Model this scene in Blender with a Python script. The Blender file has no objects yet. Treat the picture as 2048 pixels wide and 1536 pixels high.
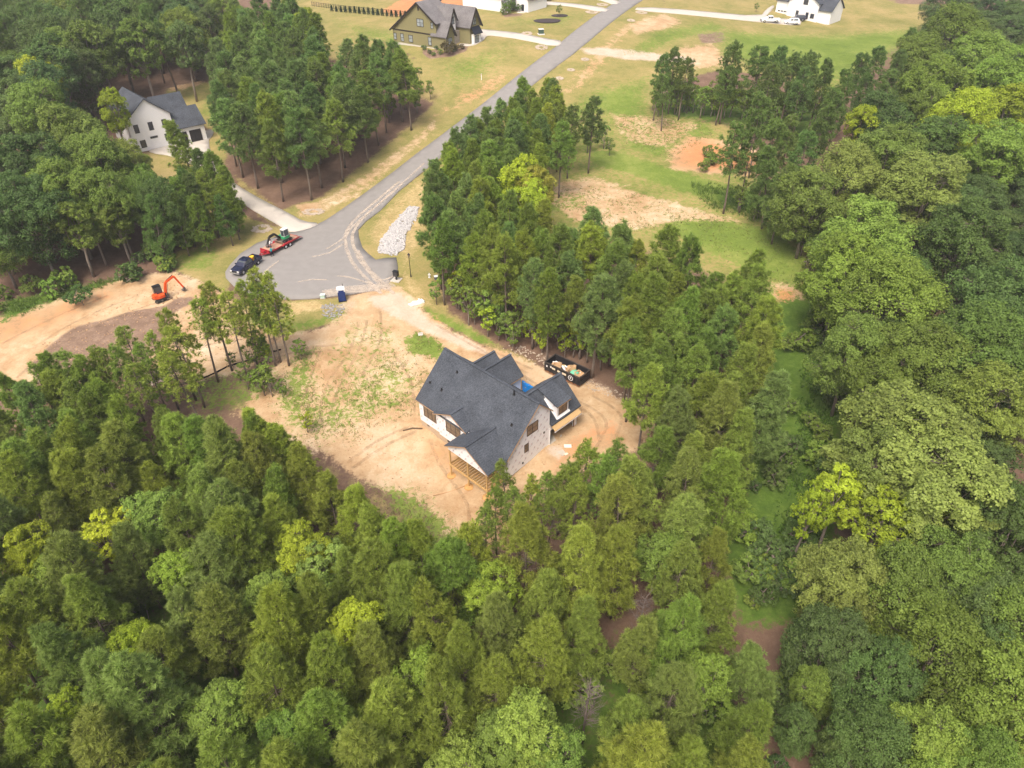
import bpy, bmesh, math, random
import numpy as np
from mathutils import Vector, Matrix, geometry

# ------------------------------------------------------------------ camera
S = bpy.context.scene
COL = S.collection
R = math.radians
CAM_H, PITCH, ROLL, FPX = 56.0, R(37.0), R(-0.63), 1422.0
cR = np.array([1.0, 0, 0]); cF = np.array([0, math.cos(PITCH), -math.sin(PITCH)]); cD = np.array([0, -math.sin(PITCH), -math.cos(PITCH)])
_c, _s = math.cos(ROLL), math.sin(ROLL)
aR = _c * cR - _s * cD
aD = _s * cR + _c * cD
cam_data = bpy.data.cameras.new('camera')
cam = bpy.data.objects.new('camera', cam_data); COL.objects.link(cam)
cam_data.sensor_width = 36.0; cam_data.lens = 36.0 * FPX / 2048.0
cam_data.clip_start = 0.5; cam_data.clip_end = 20000
cam.matrix_world = Matrix(((aR[0], -aD[0], -cF[0], 0), (aR[1], -aD[1], -cF[1], 0), (aR[2], -aD[2], -cF[2], CAM_H), (0, 0, 0, 1)))
S.camera = cam

# ------------------------------------------------------------------ sky, sun, exposure
SUN_EL, SUN_AZ = R(58), R(205)          # azimuth clockwise from +Y
w = bpy.data.worlds.new('World'); S.world = w; w.use_nodes = True
nt = w.node_tree; bg = nt.nodes['Background']
sky = nt.nodes.new('ShaderNodeTexSky'); sky.sky_type = 'NISHITA'; sky.sun_disc = False
sky.sun_elevation = SUN_EL; sky.sun_rotation = SUN_AZ
sky.air_density = 1.0; sky.dust_density = 8.0; sky.ozone_density = 0.0
nt.links.new(sky.outputs[0], bg.inputs[0]); bg.inputs[1].default_value = 0.14
sun_d = bpy.data.lights.new('sun', 'SUN'); sun_d.energy = 1.5; sun_d.angle = R(26); sun_d.color = (1.0, 0.95, 0.86)
sun = bpy.data.objects.new('sun', sun_d); COL.objects.link(sun)
sd = Vector((math.sin(SUN_AZ) * math.cos(SUN_EL), math.cos(SUN_AZ) * math.cos(SUN_EL), math.sin(SUN_EL)))
sun.rotation_euler = sd.to_track_quat('Z', 'Y').to_euler(); sun.location = (0, 0, 200)
S.view_settings.view_transform = 'Standard'; S.view_settings.look = 'None'; S.view_settings.gamma = 1.0
S.view_settings.exposure = 0.64
S.render.engine = 'CYCLES'
S.cycles.max_bounces = 5; S.cycles.diffuse_bounces = 2; S.cycles.use_adaptive_sampling = True; S.cycles.adaptive_threshold = 0.02; S.cycles.glossy_bounces = 2; S.cycles.transmission_bounces = 2; S.cycles.transparent_max_bounces = 6; S.cycles.volume_bounces = 0
S.cycles.use_denoising = True; S.cycles.denoiser = 'OPENIMAGEDENOISE'; S.cycles.denoising_input_passes = 'RGB_ALBEDO_NORMAL'; S.cycles.denoising_prefilter = 'NONE'; S.cycles.caustics_reflective = False; S.cycles.caustics_refractive = False

# ------------------------------------------------------------------ pixels to places (photo pixels, 2048 wide)
def ray(px, py):
    U, V = (px - 1024) / FPX, (py - 768) / FPX
    return cF + U * aR + V * aD
def at_z(px, py, z):
    d = ray(px, py); t = (z - CAM_H) / d[2]
    return (d[0] * t, d[1] * t)
CTRL = [(842,848,-4.5),(937,974,-5.4),(972,992,-4.7),(902,950,-5.6),(1035,943,-3.6),(1098,888,-2.85),(1150,852,-2.8),(1230,860,-2.8),(1120,770,-2.6),
 (960,670,-1.8),(850,610,-0.8),(760,570,0),(620,530,0),(470,540,0),(560,480,0),(700,420,0.3),(850,300,3.2),(980,200,7),(1060,140,10),(1150,90,12.5),(1250,5,15.5),
 (880,100,12.5),(840,70,13),(1620,45,10),(1900,30,10),(650,20,12),(300,285,4),(420,250,4),(330,600,-0.6),(100,660,-1.2),(700,750,-2.6),(600,850,-3.6),(300,900,-4.6),(0,1100,-6),
 (0,1500,-7),(600,1300,-6.2),(1024,1500,-6.6),(1024,1100,-5.2),(1500,1200,-5),(2000,1500,-6.5),(2040,900,-4),(1500,650,-2),(1250,450,1),(1450,350,2.5),
 (1400,300,3.2),(1750,500,1),(1300,170,8),(2040,300,5),(2040,0,11),(0,0,10),(0,300,3.5),(0,450,0.8)]
_P = np.array([at_z(*c) for c in CTRL]); _Zc = np.array([c[2] for c in CTRL], float)
_SC = 100.0
def _U(r2): return np.where(r2 > 1e-12, r2 * np.log(np.maximum(r2, 1e-12)), 0.0)
_n = len(_P); _Q = _P / _SC
_K = _U(((_Q[:, None] - _Q[None]) ** 2).sum(-1)) + 0.002 * np.eye(_n)
_PP = np.c_[np.ones(_n), _Q]
_A = np.block([[_K, _PP], [_PP.T, np.zeros((3, 3))]])
_W = np.linalg.solve(_A, np.r_[_Zc, 0, 0, 0])
XLO, XHI, YLO, YHI = -230.0, 230.0, 18.0, 330.0
def tz(X, Y):
    X = np.asarray(X, float); Y = np.asarray(Y, float); sh = X.shape
    x = np.clip(X.ravel(), XLO, XHI) / _SC; y = np.clip(Y.ravel(), YLO, YHI) / _SC
    out = np.zeros_like(x)
    for i in range(0, len(x), 20000):
        xs, ys = x[i:i+20000], y[i:i+20000]
        r2 = (xs[:, None] - _Q[None, :, 0]) ** 2 + (ys[:, None] - _Q[None, :, 1]) ** 2
        out[i:i+20000] = _U(r2) @ _W[:_n] + _W[_n] + _W[_n+1] * xs + _W[_n+2] * ys
    return np.clip(out, -9, 19).reshape(sh)
def gz(x, y): return float(tz(np.array([x]), np.array([y]))[0])
def gp(px, py, dz=0.0):
    """ground point under a photo pixel (dz: the pixel shows a point that much above the ground)"""
    z = 0.0
    for _ in range(40):
        x, y = at_z(px, py, z + dz); z = 0.5 * z + 0.5 * gz(x, y)
    return np.array([x, y, z])

# ------------------------------------------------------------------ materials
def lin(c): return tuple(((v / 255 / 12.92) if v / 255 <= 0.04045 else ((v / 255 + 0.055) / 1.055) ** 2.4) for v in c)
MATS = {}
def mat(name, col, rough=0.7, var=0.15, scale=3.0, metal=0.0, bump=0.0, spec=0.3, detail=4.0):
    if name in MATS: return MATS[name]
    m = bpy.data.materials.new(name); m.use_nodes = True; t = m.node_tree; b = t.nodes['Principled BSDF']
    b.inputs['Roughness'].default_value = rough; b.inputs['Metallic'].default_value = metal
    b.inputs['Specular IOR Level'].default_value = spec
    tc = t.nodes.new('ShaderNodeTexCoord'); no = t.nodes.new('ShaderNodeTexNoise')
    no.inputs['Scale'].default_value = scale; no.inputs['Detail'].default_value = detail
    t.links.new(tc.outputs['Object'], no.inputs['Vector'])
    mx = t.nodes.new('ShaderNodeMix'); mx.data_type = 'RGBA'
    mx.inputs[6].default_value = (*[max(0, c * (1 - var)) for c in col], 1); mx.inputs[7].default_value = (*[min(1, c * (1 + var)) for c in col], 1)
    t.links.new(no.outputs['Fac'], mx.inputs[0]); t.links.new(mx.outputs[2], b.inputs['Base Color'])
    if bump:
        bp = t.nodes.new('ShaderNodeBump'); bp.inputs['Strength'].default_value = bump; bp.inputs['Distance'].default_value = 0.05
        t.links.new(no.outputs['Fac'], bp.inputs['Height']); t.links.new(bp.outputs[0], b.inputs['Normal'])
    MATS[name] = m; return m

def foliage_mat(name, hue_var=0.25, transl=0.25):
    m = bpy.data.materials.new(name); m.use_nodes = True; t = m.node_tree; N = t.nodes; L = t.links
    b = N['Principled BSDF']; out = N['Material Output']
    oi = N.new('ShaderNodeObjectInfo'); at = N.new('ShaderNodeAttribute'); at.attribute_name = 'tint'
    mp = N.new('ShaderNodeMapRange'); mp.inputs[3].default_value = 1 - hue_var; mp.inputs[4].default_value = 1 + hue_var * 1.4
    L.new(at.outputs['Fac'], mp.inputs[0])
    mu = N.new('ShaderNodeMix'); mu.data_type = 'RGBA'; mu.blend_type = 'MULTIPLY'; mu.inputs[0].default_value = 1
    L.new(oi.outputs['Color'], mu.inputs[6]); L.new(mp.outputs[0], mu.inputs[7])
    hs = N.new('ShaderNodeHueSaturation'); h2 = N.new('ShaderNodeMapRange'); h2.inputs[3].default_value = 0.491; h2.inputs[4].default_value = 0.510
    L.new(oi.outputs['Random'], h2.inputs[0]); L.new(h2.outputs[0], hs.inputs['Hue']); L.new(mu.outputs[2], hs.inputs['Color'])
    L.new(hs.outputs[0], b.inputs['Base Color']); b.inputs['Roughness'].default_value = 0.6; b.inputs['Specular IOR Level'].default_value = 0.25
    tr = N.new('ShaderNodeBsdfTranslucent'); L.new(hs.outputs[0], tr.inputs[0])
    ms = N.new('ShaderNodeMixShader'); ms.inputs[0].default_value = transl
    L.new(b.outputs[0], ms.inputs[1]); L.new(tr.outputs[0], ms.inputs[2]); L.new(ms.outputs[0], out.inputs[0])
    MATS[name] = m; return m

# ------------------------------------------------------------------ mesh building
class MB:
    def __init__(s): s.v = []; s.f = []
    def add(s, vs, fs):
        o = len(s.v); s.v += [tuple(map(float, p)) for p in vs]; s.f += [tuple(i + o for i in f) for f in fs]; return s
    def box(s, x0, x1, y0, y1, z0, z1):
        return s.add([(x0,y0,z0),(x1,y0,z0),(x1,y1,z0),(x0,y1,z0),(x0,y0,z1),(x1,y0,z1),(x1,y1,z1),(x0,y1,z1)],
                     [(3,2,1,0),(4,5,6,7),(0,1,5,4),(1,2,6,5),(2,3,7,6),(3,0,4,7)])
    def cbox(s, c, d, rz=0, ry=0, rx=0):
        m = Matrix.Rotation(rz, 3, 'Z') @ Matrix.Rotation(ry, 3, 'Y') @ Matrix.Rotation(rx, 3, 'X')
        vs = []
        for z in (-1, 1):
            for x, y in ((-1,-1),(1,-1),(1,1),(-1,1)):
                vs.append(tuple(Vector(c) + m @ Vector((x * d[0] / 2, y * d[1] / 2, z * d[2] / 2))))
        return s.add(vs, [(3,2,1,0),(4,5,6,7),(0,1,5,4),(1,2,6,5),(2,3,7,6),(3,0,4,7)])
    def prism(s, poly, off):
        n = len(poly); off = Vector(off); P = [Vector(p) for p in poly]
        vs = P + [p + off for p in P]
        fs = [tuple(range(n))[::-1], tuple(range(n, 2 * n))] + [(i, (i + 1) % n, n + (i + 1) % n, n + i) for i in range(n)]
        return s.add(vs, fs)
    def bar(s, p0, p1, wd, th=None, up=(0, 0, 1)):
        p0, p1 = Vector(p0), Vector(p1); d = (p1 - p0).normalized(); up = Vector(up)
        sd_ = d.cross(up)
        if sd_.length < 1e-4: sd_ = d.cross(Vector((1, 0, 0)))
        sd_.normalize(); u = sd_.cross(d).normalized(); th = th or wd
        q = [p0 + sd_ * a * wd / 2 + u * b * th / 2 for a, b in ((-1,-1),(1,-1),(1,1),(-1,1))]
        return s.prism(q, p1 - p0)
    def tube(s, pts, rad, n=8, cap=True):
        pts = [Vector(p) for p in pts]; o = len(s.v); rad = rad if hasattr(rad, '__len__') else [rad] * len(pts)
        prev = None
        for i, p in enumerate(pts):
            d = (pts[min(i + 1, len(pts) - 1)] - pts[max(i - 1, 0)]).normalized()
            a = d.orthogonal() if prev is None else (prev - d * prev.dot(d))
            a.normalize(); prev = a; b = d.cross(a)
            for k in range(n):
                t = 2 * math.pi * k / n; s.v.append(tuple(p + (a * math.cos(t) + b * math.sin(t)) * rad[i]))
        for i in range(len(pts) - 1):
            for k in range(n):
                s.f.append((o + i*n + k, o + i*n + (k+1) % n, o + (i+1)*n + (k+1) % n, o + (i+1)*n + k))
        if cap:
            s.f.append(tuple(o + k for k in range(n))[::-1]); s.f.append(tuple(o + (len(pts)-1)*n + k for k in range(n)))
        return s
    def blob(s, c, r, n=8, m=5, jit=0.0, rnd=random):
        c = Vector(c); r = r if hasattr(r, '__len__') else (r, r, r); o = len(s.v)
        s.v.append((c.x, c.y, c.z - r[2]))
        for i in range(1, m):
            ph = math.pi * i / m
            for k in range(n):
                t = 2 * math.pi * k / n; q = 1 + rnd.uniform(-jit, jit)
                s.v.append((c.x + r[0]*q*math.sin(ph)*math.cos(t), c.y + r[1]*q*math.sin(ph)*math.sin(t), c.z - r[2]*q*math.cos(ph)))
        s.v.append((c.x, c.y, c.z + r[2])); e = len(s.v) - 1
        for k in range(n): s.f.append((o, o+1+(k+1) % n, o+1+k)); s.f.append((e, e-n+k, e-n+(k+1) % n))
        for i in range(m - 2):
            for k in range(n):
                a = o + 1 + i*n; s.f.append((a+k, a+(k+1) % n, a+n+(k+1) % n, a+n+k))
        return s
    def mesh(s, name, material, smooth=False, recalc=True):
        me = bpy.data.meshes.new(name); me.from_pydata(s.v, [], s.f)
        if recalc and len(s.f) < 4000:
            bm = bmesh.new(); bm.from_mesh(me); bmesh.ops.recalc_face_normals(bm, faces=bm.faces); bm.to_mesh(me); bm.free()
        if smooth: me.polygons.foreach_set('use_smooth', [True] * len(me.polygons))
        if material: me.materials.append(material)
        me.update(); return me
    def build(s, name, material, parent=None, smooth=False, bevel=0.0):
        o = bpy.data.objects.new(name, s.mesh(name, material, smooth)); COL.objects.link(o)
        if parent: o.parent = parent
        if bevel:
            b = o.modifiers.new('bevel', 'BEVEL'); b.width = bevel; b.segments = 2; b.limit_method = 'ANGLE'
        return o
def tag(o, label=None, cat=None, group=None, kind=None):
    for k, v in (('label', label), ('category', cat), ('group', group), ('kind', kind)):
        if v: o[k] = v
    return o
def thing(name, label, cat, loc=(0, 0, 0), rz=0.0, group=None):
    o = bpy.data.objects.new(name, None); COL.objects.link(o); o.location = loc; o.rotation_euler = (0, 0, rz); o.empty_display_size = 0.3
    return tag(o, label, cat, group)
def np_mesh(name, V, F, material, attrs=None, smooth=False):
    """V (n,3), F (m,k) with one face size"""
    V = np.asarray(V, np.float32); F = np.asarray(F, np.int32); k = F.shape[1]
    me = bpy.data.meshes.new(name); me.vertices.add(len(V)); me.vertices.foreach_set('co', V.ravel())
    me.loops.add(F.size); me.loops.foreach_set('vertex_index', F.ravel())
    me.polygons.add(len(F)); me.polygons.foreach_set('loop_start', np.arange(0, F.size, k, dtype=np.int32))
    if smooth: me.polygons.foreach_set('use_smooth', np.ones(len(F), bool))
    me.update(calc_edges=True); me.validate()
    for an, (ty, data) in (attrs or {}).items():
        a = me.attributes.new(an, ty, 'POINT'); a.data.foreach_set('color' if ty == 'FLOAT_COLOR' else 'value', np.asarray(data, np.float32).ravel())
    me.materials.append(material); return me
def link(name, me, parent=None):
    o = bpy.data.objects.new(name, me); COL.objects.link(o); o.parent = parent; return o

# ------------------------------------------------------------------ ground
def gpoly(px): return np.array([gp(*p)[:2] for p in px])
def sdist(X, Y, P):
    """signed distance to a polygon, positive inside"""
    d2 = np.full(X.shape, 1e18); ins = np.zeros(X.shape, bool)
    for i in range(len(P)):
        a, b = P[i], P[(i + 1) % len(P)]; e = b - a
        t = np.clip(((X - a[0]) * e[0] + (Y - a[1]) * e[1]) / max(e @ e, 1e-9), 0, 1)
        d2 = np.minimum(d2, (X - a[0] - t * e[0]) ** 2 + (Y - a[1] - t * e[1]) ** 2)
        if a[1] != b[1]:
            c = ((a[1] > Y) != (b[1] > Y)) & (X < (b[0] - a[0]) * (Y - a[1]) / (b[1] - a[1]) + a[0]); ins ^= c
    d = np.sqrt(d2); return np.where(ins, d, -d)
SAND, GREEN, LAWN, CLAY, GRAVEL, MULCH, STRAW, LUSH = range(8)
ZONES = [
 # mown grass along the road, round the houses and the far fields
 (LAWN, 1, 2.0, [(470,352),(560,420),(640,395),(760,300),(868,208),(835,120),(760,80),(640,60),(540,10),(700,-60),(1270,-60),(1270,0),(1120,100),(880,290),(700,425),(640,470),(590,470),(520,430)]),
 (LAWN, 1, 1.5, [(330,520),(395,478),(470,425),(540,450),(590,465),(500,520),(452,580),(500,612),(440,580),(400,565),(360,545)]),
 (LAWN, 1, 2.5, [(1100,190),(1280,30),(1330,10),(1290,-60),(2000,-60),(1910,40),(1830,70),(1740,120),(1660,190),(1540,150),(1440,140),(1320,170),(1300,240),(1200,230),(1120,230)]),
 (LAWN, .9, 2, [(270,310),(360,292),(440,370),(480,420),(420,440),(330,410),(270,340)]), (LAWN, 1, 1.5, [(330,178),(400,165),(470,170),(450,330),(400,320),(420,260),(350,215)]),
 (LAWN, 1, 2, [(1095,160),(1060,185),(1290,-5),(1330,-5),(1330,60),(1200,160)]), (LAWN, .9, 1.2, [(715,440),(860,330),(880,360),(880,560),(800,590),(700,500)]), (LAWN, .6, 1.5, [(560,700),(640,655),(700,610),(690,590),(560,600),(480,610),(470,640)]), (LAWN, .52, 3, [(380,800),(470,760),(560,800),(640,900),(760,960),(850,1020),(880,1120),(780,1060),(640,960),(520,880)]),
 (LAWN, 1, 3, [(590,10),(700,60),(850,130),(880,210),(830,190),(740,150),(640,110),(590,60)]), (LAWN, 1, 2, [(860,330),(900,290),(1100,140),(1160,150),(1060,240),(960,310),(880,370)]),
 (LAWN, .8, 1.2, [(800,500),(870,470),(880,560),(900,620),(1000,690),(1080,725),(1060,740),(940,680),(840,620),(770,580),(795,560)]),
 (LAWN, 1, 1.0, [(470,600),(560,602),(660,596),(715,590),(690,640),(600,664),(500,655),(470,630)]),
 (LAWN, .95, 4, [(1090,330),(1090,300),(1190,220),(1310,220),(1460,250),(1500,300),(1520,360),(1600,420),(1640,520),(1620,620),(1560,640),(1440,560),(1250,490),(1090,460)]),
 (LAWN, .55, 3, [(1090,370),(1200,340),(1400,420),(1550,440),(1600,560),(1560,600),(1420,520),(1250,470),(1100,450)]),
 (LAWN, .45, 2, [(1560,640),(1660,630),(1720,700),(1700,900),(1680,1000),(1670,1240),(1560,1260),(1470,1150),(1490,1060),(1550,900),(1570,760)]),
 # lushly green
 (GREEN, .75, 6, [(1180,180),(1300,150),(1310,240),(1260,250),(1190,230),(1120,300),(1110,230)]),
 (GREEN, .9, 10, [(1440,60),(1640,70),(1780,60),(1880,50),(1860,70),(1660,180),(1540,140),(1440,110)]),
 (GREEN, .62, 4, [(1300,60),(1420,40),(1480,60),(1380,80),(1300,110),(1240,110)]),
 (GREEN, .55, 8, [(940,100),(1060,70),(1000,160),(900,190),(870,180),(860,130)]),
 (GREEN, .5, 8, [(960,40),(1160,20),(1200,30),(1150,60),(1000,55)]),
 (GREEN, .6, 8, [(640,30),(860,70),(820,110),(700,80)]),
 (GREEN, .46, 4, [(1090,330),(1090,300),(1190,220),(1310,220),(1460,250),(1500,300),(1520,360),(1600,420),(1640,520),(1620,620),(1560,640),(1440,560),(1250,490),(1090,460)]), (GREEN, .9, 2.5, [(1175,300),(1240,300),(1340,335),(1450,365),(1570,385),(1590,420),(1480,425),(1380,390),(1260,350),(1180,330)]),
 (GREEN, .9, 2.5, [(1330,430),(1450,435),(1560,460),(1620,520),(1600,580),(1500,545),(1400,500),(1340,460)]),
 (GREEN, .65, 2, [(1220,225),(1330,235),(1420,240),(1440,270),(1350,290),(1330,320),(1250,300)]),
 (GREEN, .7, 1.5, [(1090,380),(1180,385),(1180,420),(1080,430)]),
 (GREEN, .8, 1.0, [(803,682),(832,663),(868,672),(893,694),(880,725),(850,715),(815,705)]),
 (GREEN, .8, 1.0, [(850,610),(940,655),(1000,690),(960,690),(880,645),(845,622)]),
 (GREEN, .58, 2.0, [(590,690),(640,690),(640,800),(600,880),(560,850),(540,800)]),
 (GREEN, .40, 2.0, [(640,690),(700,640),(790,640),(840,690),(780,760),(690,800),(650,760)]), (GREEN, .50, 3.0, [(700,750),(780,700),(860,750),(830,830),(760,850),(690,880),(640,900),(560,850),(600,780)]),
 (GREEN, .6, 2.0, [(740,960),(830,970),(880,1010),(950,1080),(880,1110),(780,1040)]),
 (GREEN, .6, 1.5, [(480,625),(600,640),(690,615),(690,640),(600,668),(480,660)]),
 (GREEN, .6, 2.0, [(330,520),(420,480),(450,500),(420,545),(350,545)]),
 (GREEN, .52, 2.0, [(330,765),(470,735),(560,720),(570,770),(500,820),(400,840)]), (GREEN, .5, 2.0, [(410,170),(450,170),(440,250),(390,230)]),
 (LUSH, .8, 2.5, [(1500,600),(1620,590),(1700,660),(1710,800),(1690,1000),(1670,1260),(1470,1260),(1430,1120),(1490,900)]), (LUSH, .8, 2.5, [(1560,640),(1665,650),(1690,760),(1670,880),(1560,920),(1580,760)]), (LUSH, .62, 4.0, [(1290,235),(1300,180),(1440,165),(1640,190),(1680,260),(1620,330),(1500,260)]),
 (LUSH, .62, 6.0, [(-200,1300),(300,1050),(640,1080),(1000,1250),(1500,1250),(1600,1500),(1500,2200),(-300,2200)]), (LUSH, .8, 2.5, [(1520,920),(1660,930),(1660,1060),(1640,1200),(1500,1200),(1480,1100)]),
 (LUSH, .85, 2.5, [(0,600),(60,590),(140,575),(260,548),(250,560),(120,600),(0,650)]),
 (LUSH, .7, 2.0, [(1420,375),(1560,390),(1570,420),(1500,430),(1430,405)]),
 # bare earth
 (SAND, 1, 1.8, [(560,705),(640,670),(690,622),(730,600),(760,588),(830,610),(930,672),(1090,735),(1180,765),(1290,815),(1315,850),(1280,900),(1100,970),(1020,1100),(900,1110),(850,1010),(720,960),(640,905),(560,870),(470,825),(540,760)]),
 (SAND, 1, 1.5, [(-60,655),(120,596),(250,556),(340,543),(410,566),(470,605),(560,690),(480,745),(400,760),(300,740),(180,760),(60,765),(-60,780)]),
 (SAND, 1, .8, [(690,640),(694,592),(760,578),(800,573),(850,610),(760,650)]), (SAND, .8, 1.2, [(480,705),(560,668),(640,655),(700,625),(700,665),(600,700),(540,725)]), (SAND, 1.0, 2.0, [(1085,400),(1120,365),(1240,375),(1330,400),(1430,430),(1500,445),(1440,445),(1340,445),(1260,460),(1150,440)]),
 (SAND, .72, 2.0, [(1215,225),(1290,230),(1420,245),(1400,262),(1330,300),(1250,285)]),
 (SAND, .72, 2.5, [(1110,360),(1180,350),(1260,370),(1200,400),(1100,390)]),
 (SAND, .9, 2.0, [(1530,570),(1600,560),(1610,600),(1560,640),(1530,620)]),
 (SAND, .8, 2.5, [(1250,50),(1330,25),(1370,45),(1330,60),(1270,70)]),
 (SAND, .75, 3.0, [(1350,95),(1430,85),(1470,130),(1400,140),(1340,125)]),
 (SAND, .5, 2.5, [(1110,190),(1190,100),(1240,50),(1290,40),(1240,90),(1200,150),(1150,190)]), (SAND, .5, 2.5, [(930,180),(1000,140),(1030,150),(960,205),(880,230),(850,240)]),
 (SAND, .55, 1.5, [(610,440),(720,395),(800,330),(880,255),(870,235),(790,300),(690,370),(590,420)]),
 (SAND, .8, 1.0, [(590,410),(650,400),(640,420),(600,432)]),
 (SAND, .7, 1.5, [(330,175),(410,158),(405,170),(340,185)]),
 (SAND, .7, 1.5, [(380,505),(470,470),(480,455),(400,490)]),
 (CLAY, .72, 4.0, [(1345,305),(1375,272),(1440,280),(1540,310),(1520,350),(1420,345),(1350,335)]),
 (CLAY, .7, 1.5, [(1545,575),(1600,575),(1590,610),(1550,610)]),
 (CLAY, .45, 3.0, [(930,180),(1000,140),(1030,150),(960,205),(880,230),(850,240)]),
 (CLAY, .42, 3.5, [(1110,190),(1190,100),(1240,50),(1290,40),(1240,90),(1200,150),(1150,190)]),
 (CLAY, 1, 3.0, [(765,22),(800,0),(900,-20),(960,0),(960,15),(860,28),(790,32)]),
 (SAND, .7, 2.5, [(1330,300),(1370,268),(1450,278),(1550,305),(1530,355),(1420,352),(1330,340)]), (CLAY, .45, 2.0, [(-60,660),(120,600),(240,570),(240,600),(100,660),(-60,720)]),
 (CLAY, .42, 1.5, [(850,860),(930,905),(950,990),(880,960),(840,900)]),
 (CLAY, .45, 1.5, [(1100,900),(1170,850),(1230,830),(1260,880),(1180,920),(1090,960)]),
 (CLAY, .4, 1.5, [(1000,690),(1090,745),(1110,780),(1040,750),(980,710)]),
 (CLAY, .8, .8, [(1590,1140),(1620,1140),(1620,1200),(1590,1190)]), (CLAY, .6, .8, [(1600,770),(1640,770),(1640,800),(1600,800)]),
 (CLAY, .6, 1, [(865,620),(890,640),(880,655),(860,640)]),
 # gravelly drive and stony ground
 (GRAVEL, .85, .8, [(735,592),(800,584),(860,640),(960,690),(1010,722),(950,705),(860,668),(800,640),(745,612)]),
 (GRAVEL, .9, 1.0, [(1150,98),(1200,96),(1300,104),(1400,118),(1380,128),(1290,122),(1180,110)]),
 (GRAVEL, .55, 1.5, [(1090,700),(1190,760),(1300,800),(1290,830),(1180,775),(1080,725)]),
 (GRAVEL, .9, .6, [(1095,895),(1125,890),(1120,920),(1090,905)]),
 (GRAVEL, .55, 1.0, [(660,610),(690,600),(720,600),(700,640)]),
 # mulch, straw, chippings
 (MULCH, .95, 1.6, [(50,740),(100,690),(150,652),(205,640),(260,622),(330,612),(348,598),(386,592),(390,606),(355,620),(335,655),(330,690),(290,725),(230,745),(170,772),(110,770)]),
 (MULCH, .7, 1.5, [(1390,65),(1450,62),(1455,85),(1400,90)]),
 (MULCH, 1, 1.0, [(845,98),(890,104),(935,92),(938,100),(900,115),(860,118),(845,108)]),
 (MULCH, .8, 3.0, [(1815,18),(1880,25),(1890,35),(1840,28)]), (MULCH, 1, 2.0, [(1770,-2),(1900,-4),(1900,10),(1790,6)]),
 (MULCH, .8, .8, [(920,88),(950,72),(962,76),(945,90)]), (MULCH, .9, .8, [(1005,30),(1050,25),(1040,34),(1010,36)]),
 (STRAW, .52, 1.5, [(725,470),(760,420),(840,352),(860,370),(850,480),(820,540),(870,600),(900,640),(840,610),(800,580),(798,510),(760,512)]),
 (STRAW, .6, 1.0, [(560,602),(640,598),(660,620),(580,635)]),
]
xs_f = np.arange(-72, 62.01, 0.55); ys_f = np.arange(30, 150.01, 0.55)
def grow(a, sign, lim):
    out, st, x = [], 0.6, a
    while abs(x) < lim and len(out) < 400:
        st = min(st * 1.035, 400); x += sign * st; out.append(x)
    return out
xs = np.array(sorted(grow(-72, -1, 4000) + list(xs_f) + grow(62, 1, 4000)))
ys = np.array(sorted(grow(30, -1, 1500) + list(ys_f) + grow(150, 1, 6000)))
GX, GY = np.meshgrid(xs, ys); GZ = tz(GX, GY)
chan = np.zeros((8,) + GX.shape, np.float32)
near = (np.abs(GX) < 260) & (GY > 10) & (GY < 420)
nX, nY = GX[near], GY[near]
for ch, st, fe, px in ZONES:
    P = gpoly(px); d = sdist(nX, nY, P)
    m = st * np.clip(d / (2 * fe) + 0.5, 0, 1); c = chan[ch]; c[near] = np.maximum(c[near], m)
chan[GREEN] *= 1 - .85 * np.clip((chan[CLAY] - .3) / .2, 0, 1) * (GY > 100)
chan[GREEN] *= 1 - .32 * np.clip((chan[SAND] - .4) / .3, 0, 1) * (GY > 112) * (GX > 0)
# far away, out of the picture, the wooded country goes on
rng = np.random.default_rng(4)
rough = np.zeros_like(GZ)
for sc, am in ((3.1, .05), (1.3, .025)):
    for k in range(6):
        t = rng.uniform(0, 6.28); rough += am * np.sin((GX * math.cos(t) + GY * math.sin(t)) * 2 * math.pi / sc / rng.uniform(.7, 1.4) + rng.uniform(0, 6)) / 2
RND_MASK = np.clip(chan[SAND] * 1.2 - chan[LAWN] * .5, 0, 1) * (np.abs(GX) < 90) * (GY < 170)
ASPH = [(1240,-1),(1112.6,93),(1058,133),(900,257),(832,308),(700,407),(650,441),(614,457.5),(582,464.5),(535,478.6),(514,486),(481,507),(460,530),(450.5,544),(451.6,556),(467,572),(500,588),(540,596),(582,599),(619,598),(701,589),(755,579),(771.5,572),(792.6,551),(796,535),(792.6,515),(771.5,516),(751.6,519.6),(736,507),(724.7,495),(717.6,474),(716.5,460),(731.7,443),(762,420),(797,383),(842.4,346.3),(925,280),(1095.5,146),(1145.6,109),(1180,81),(1288,-1)]
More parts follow.
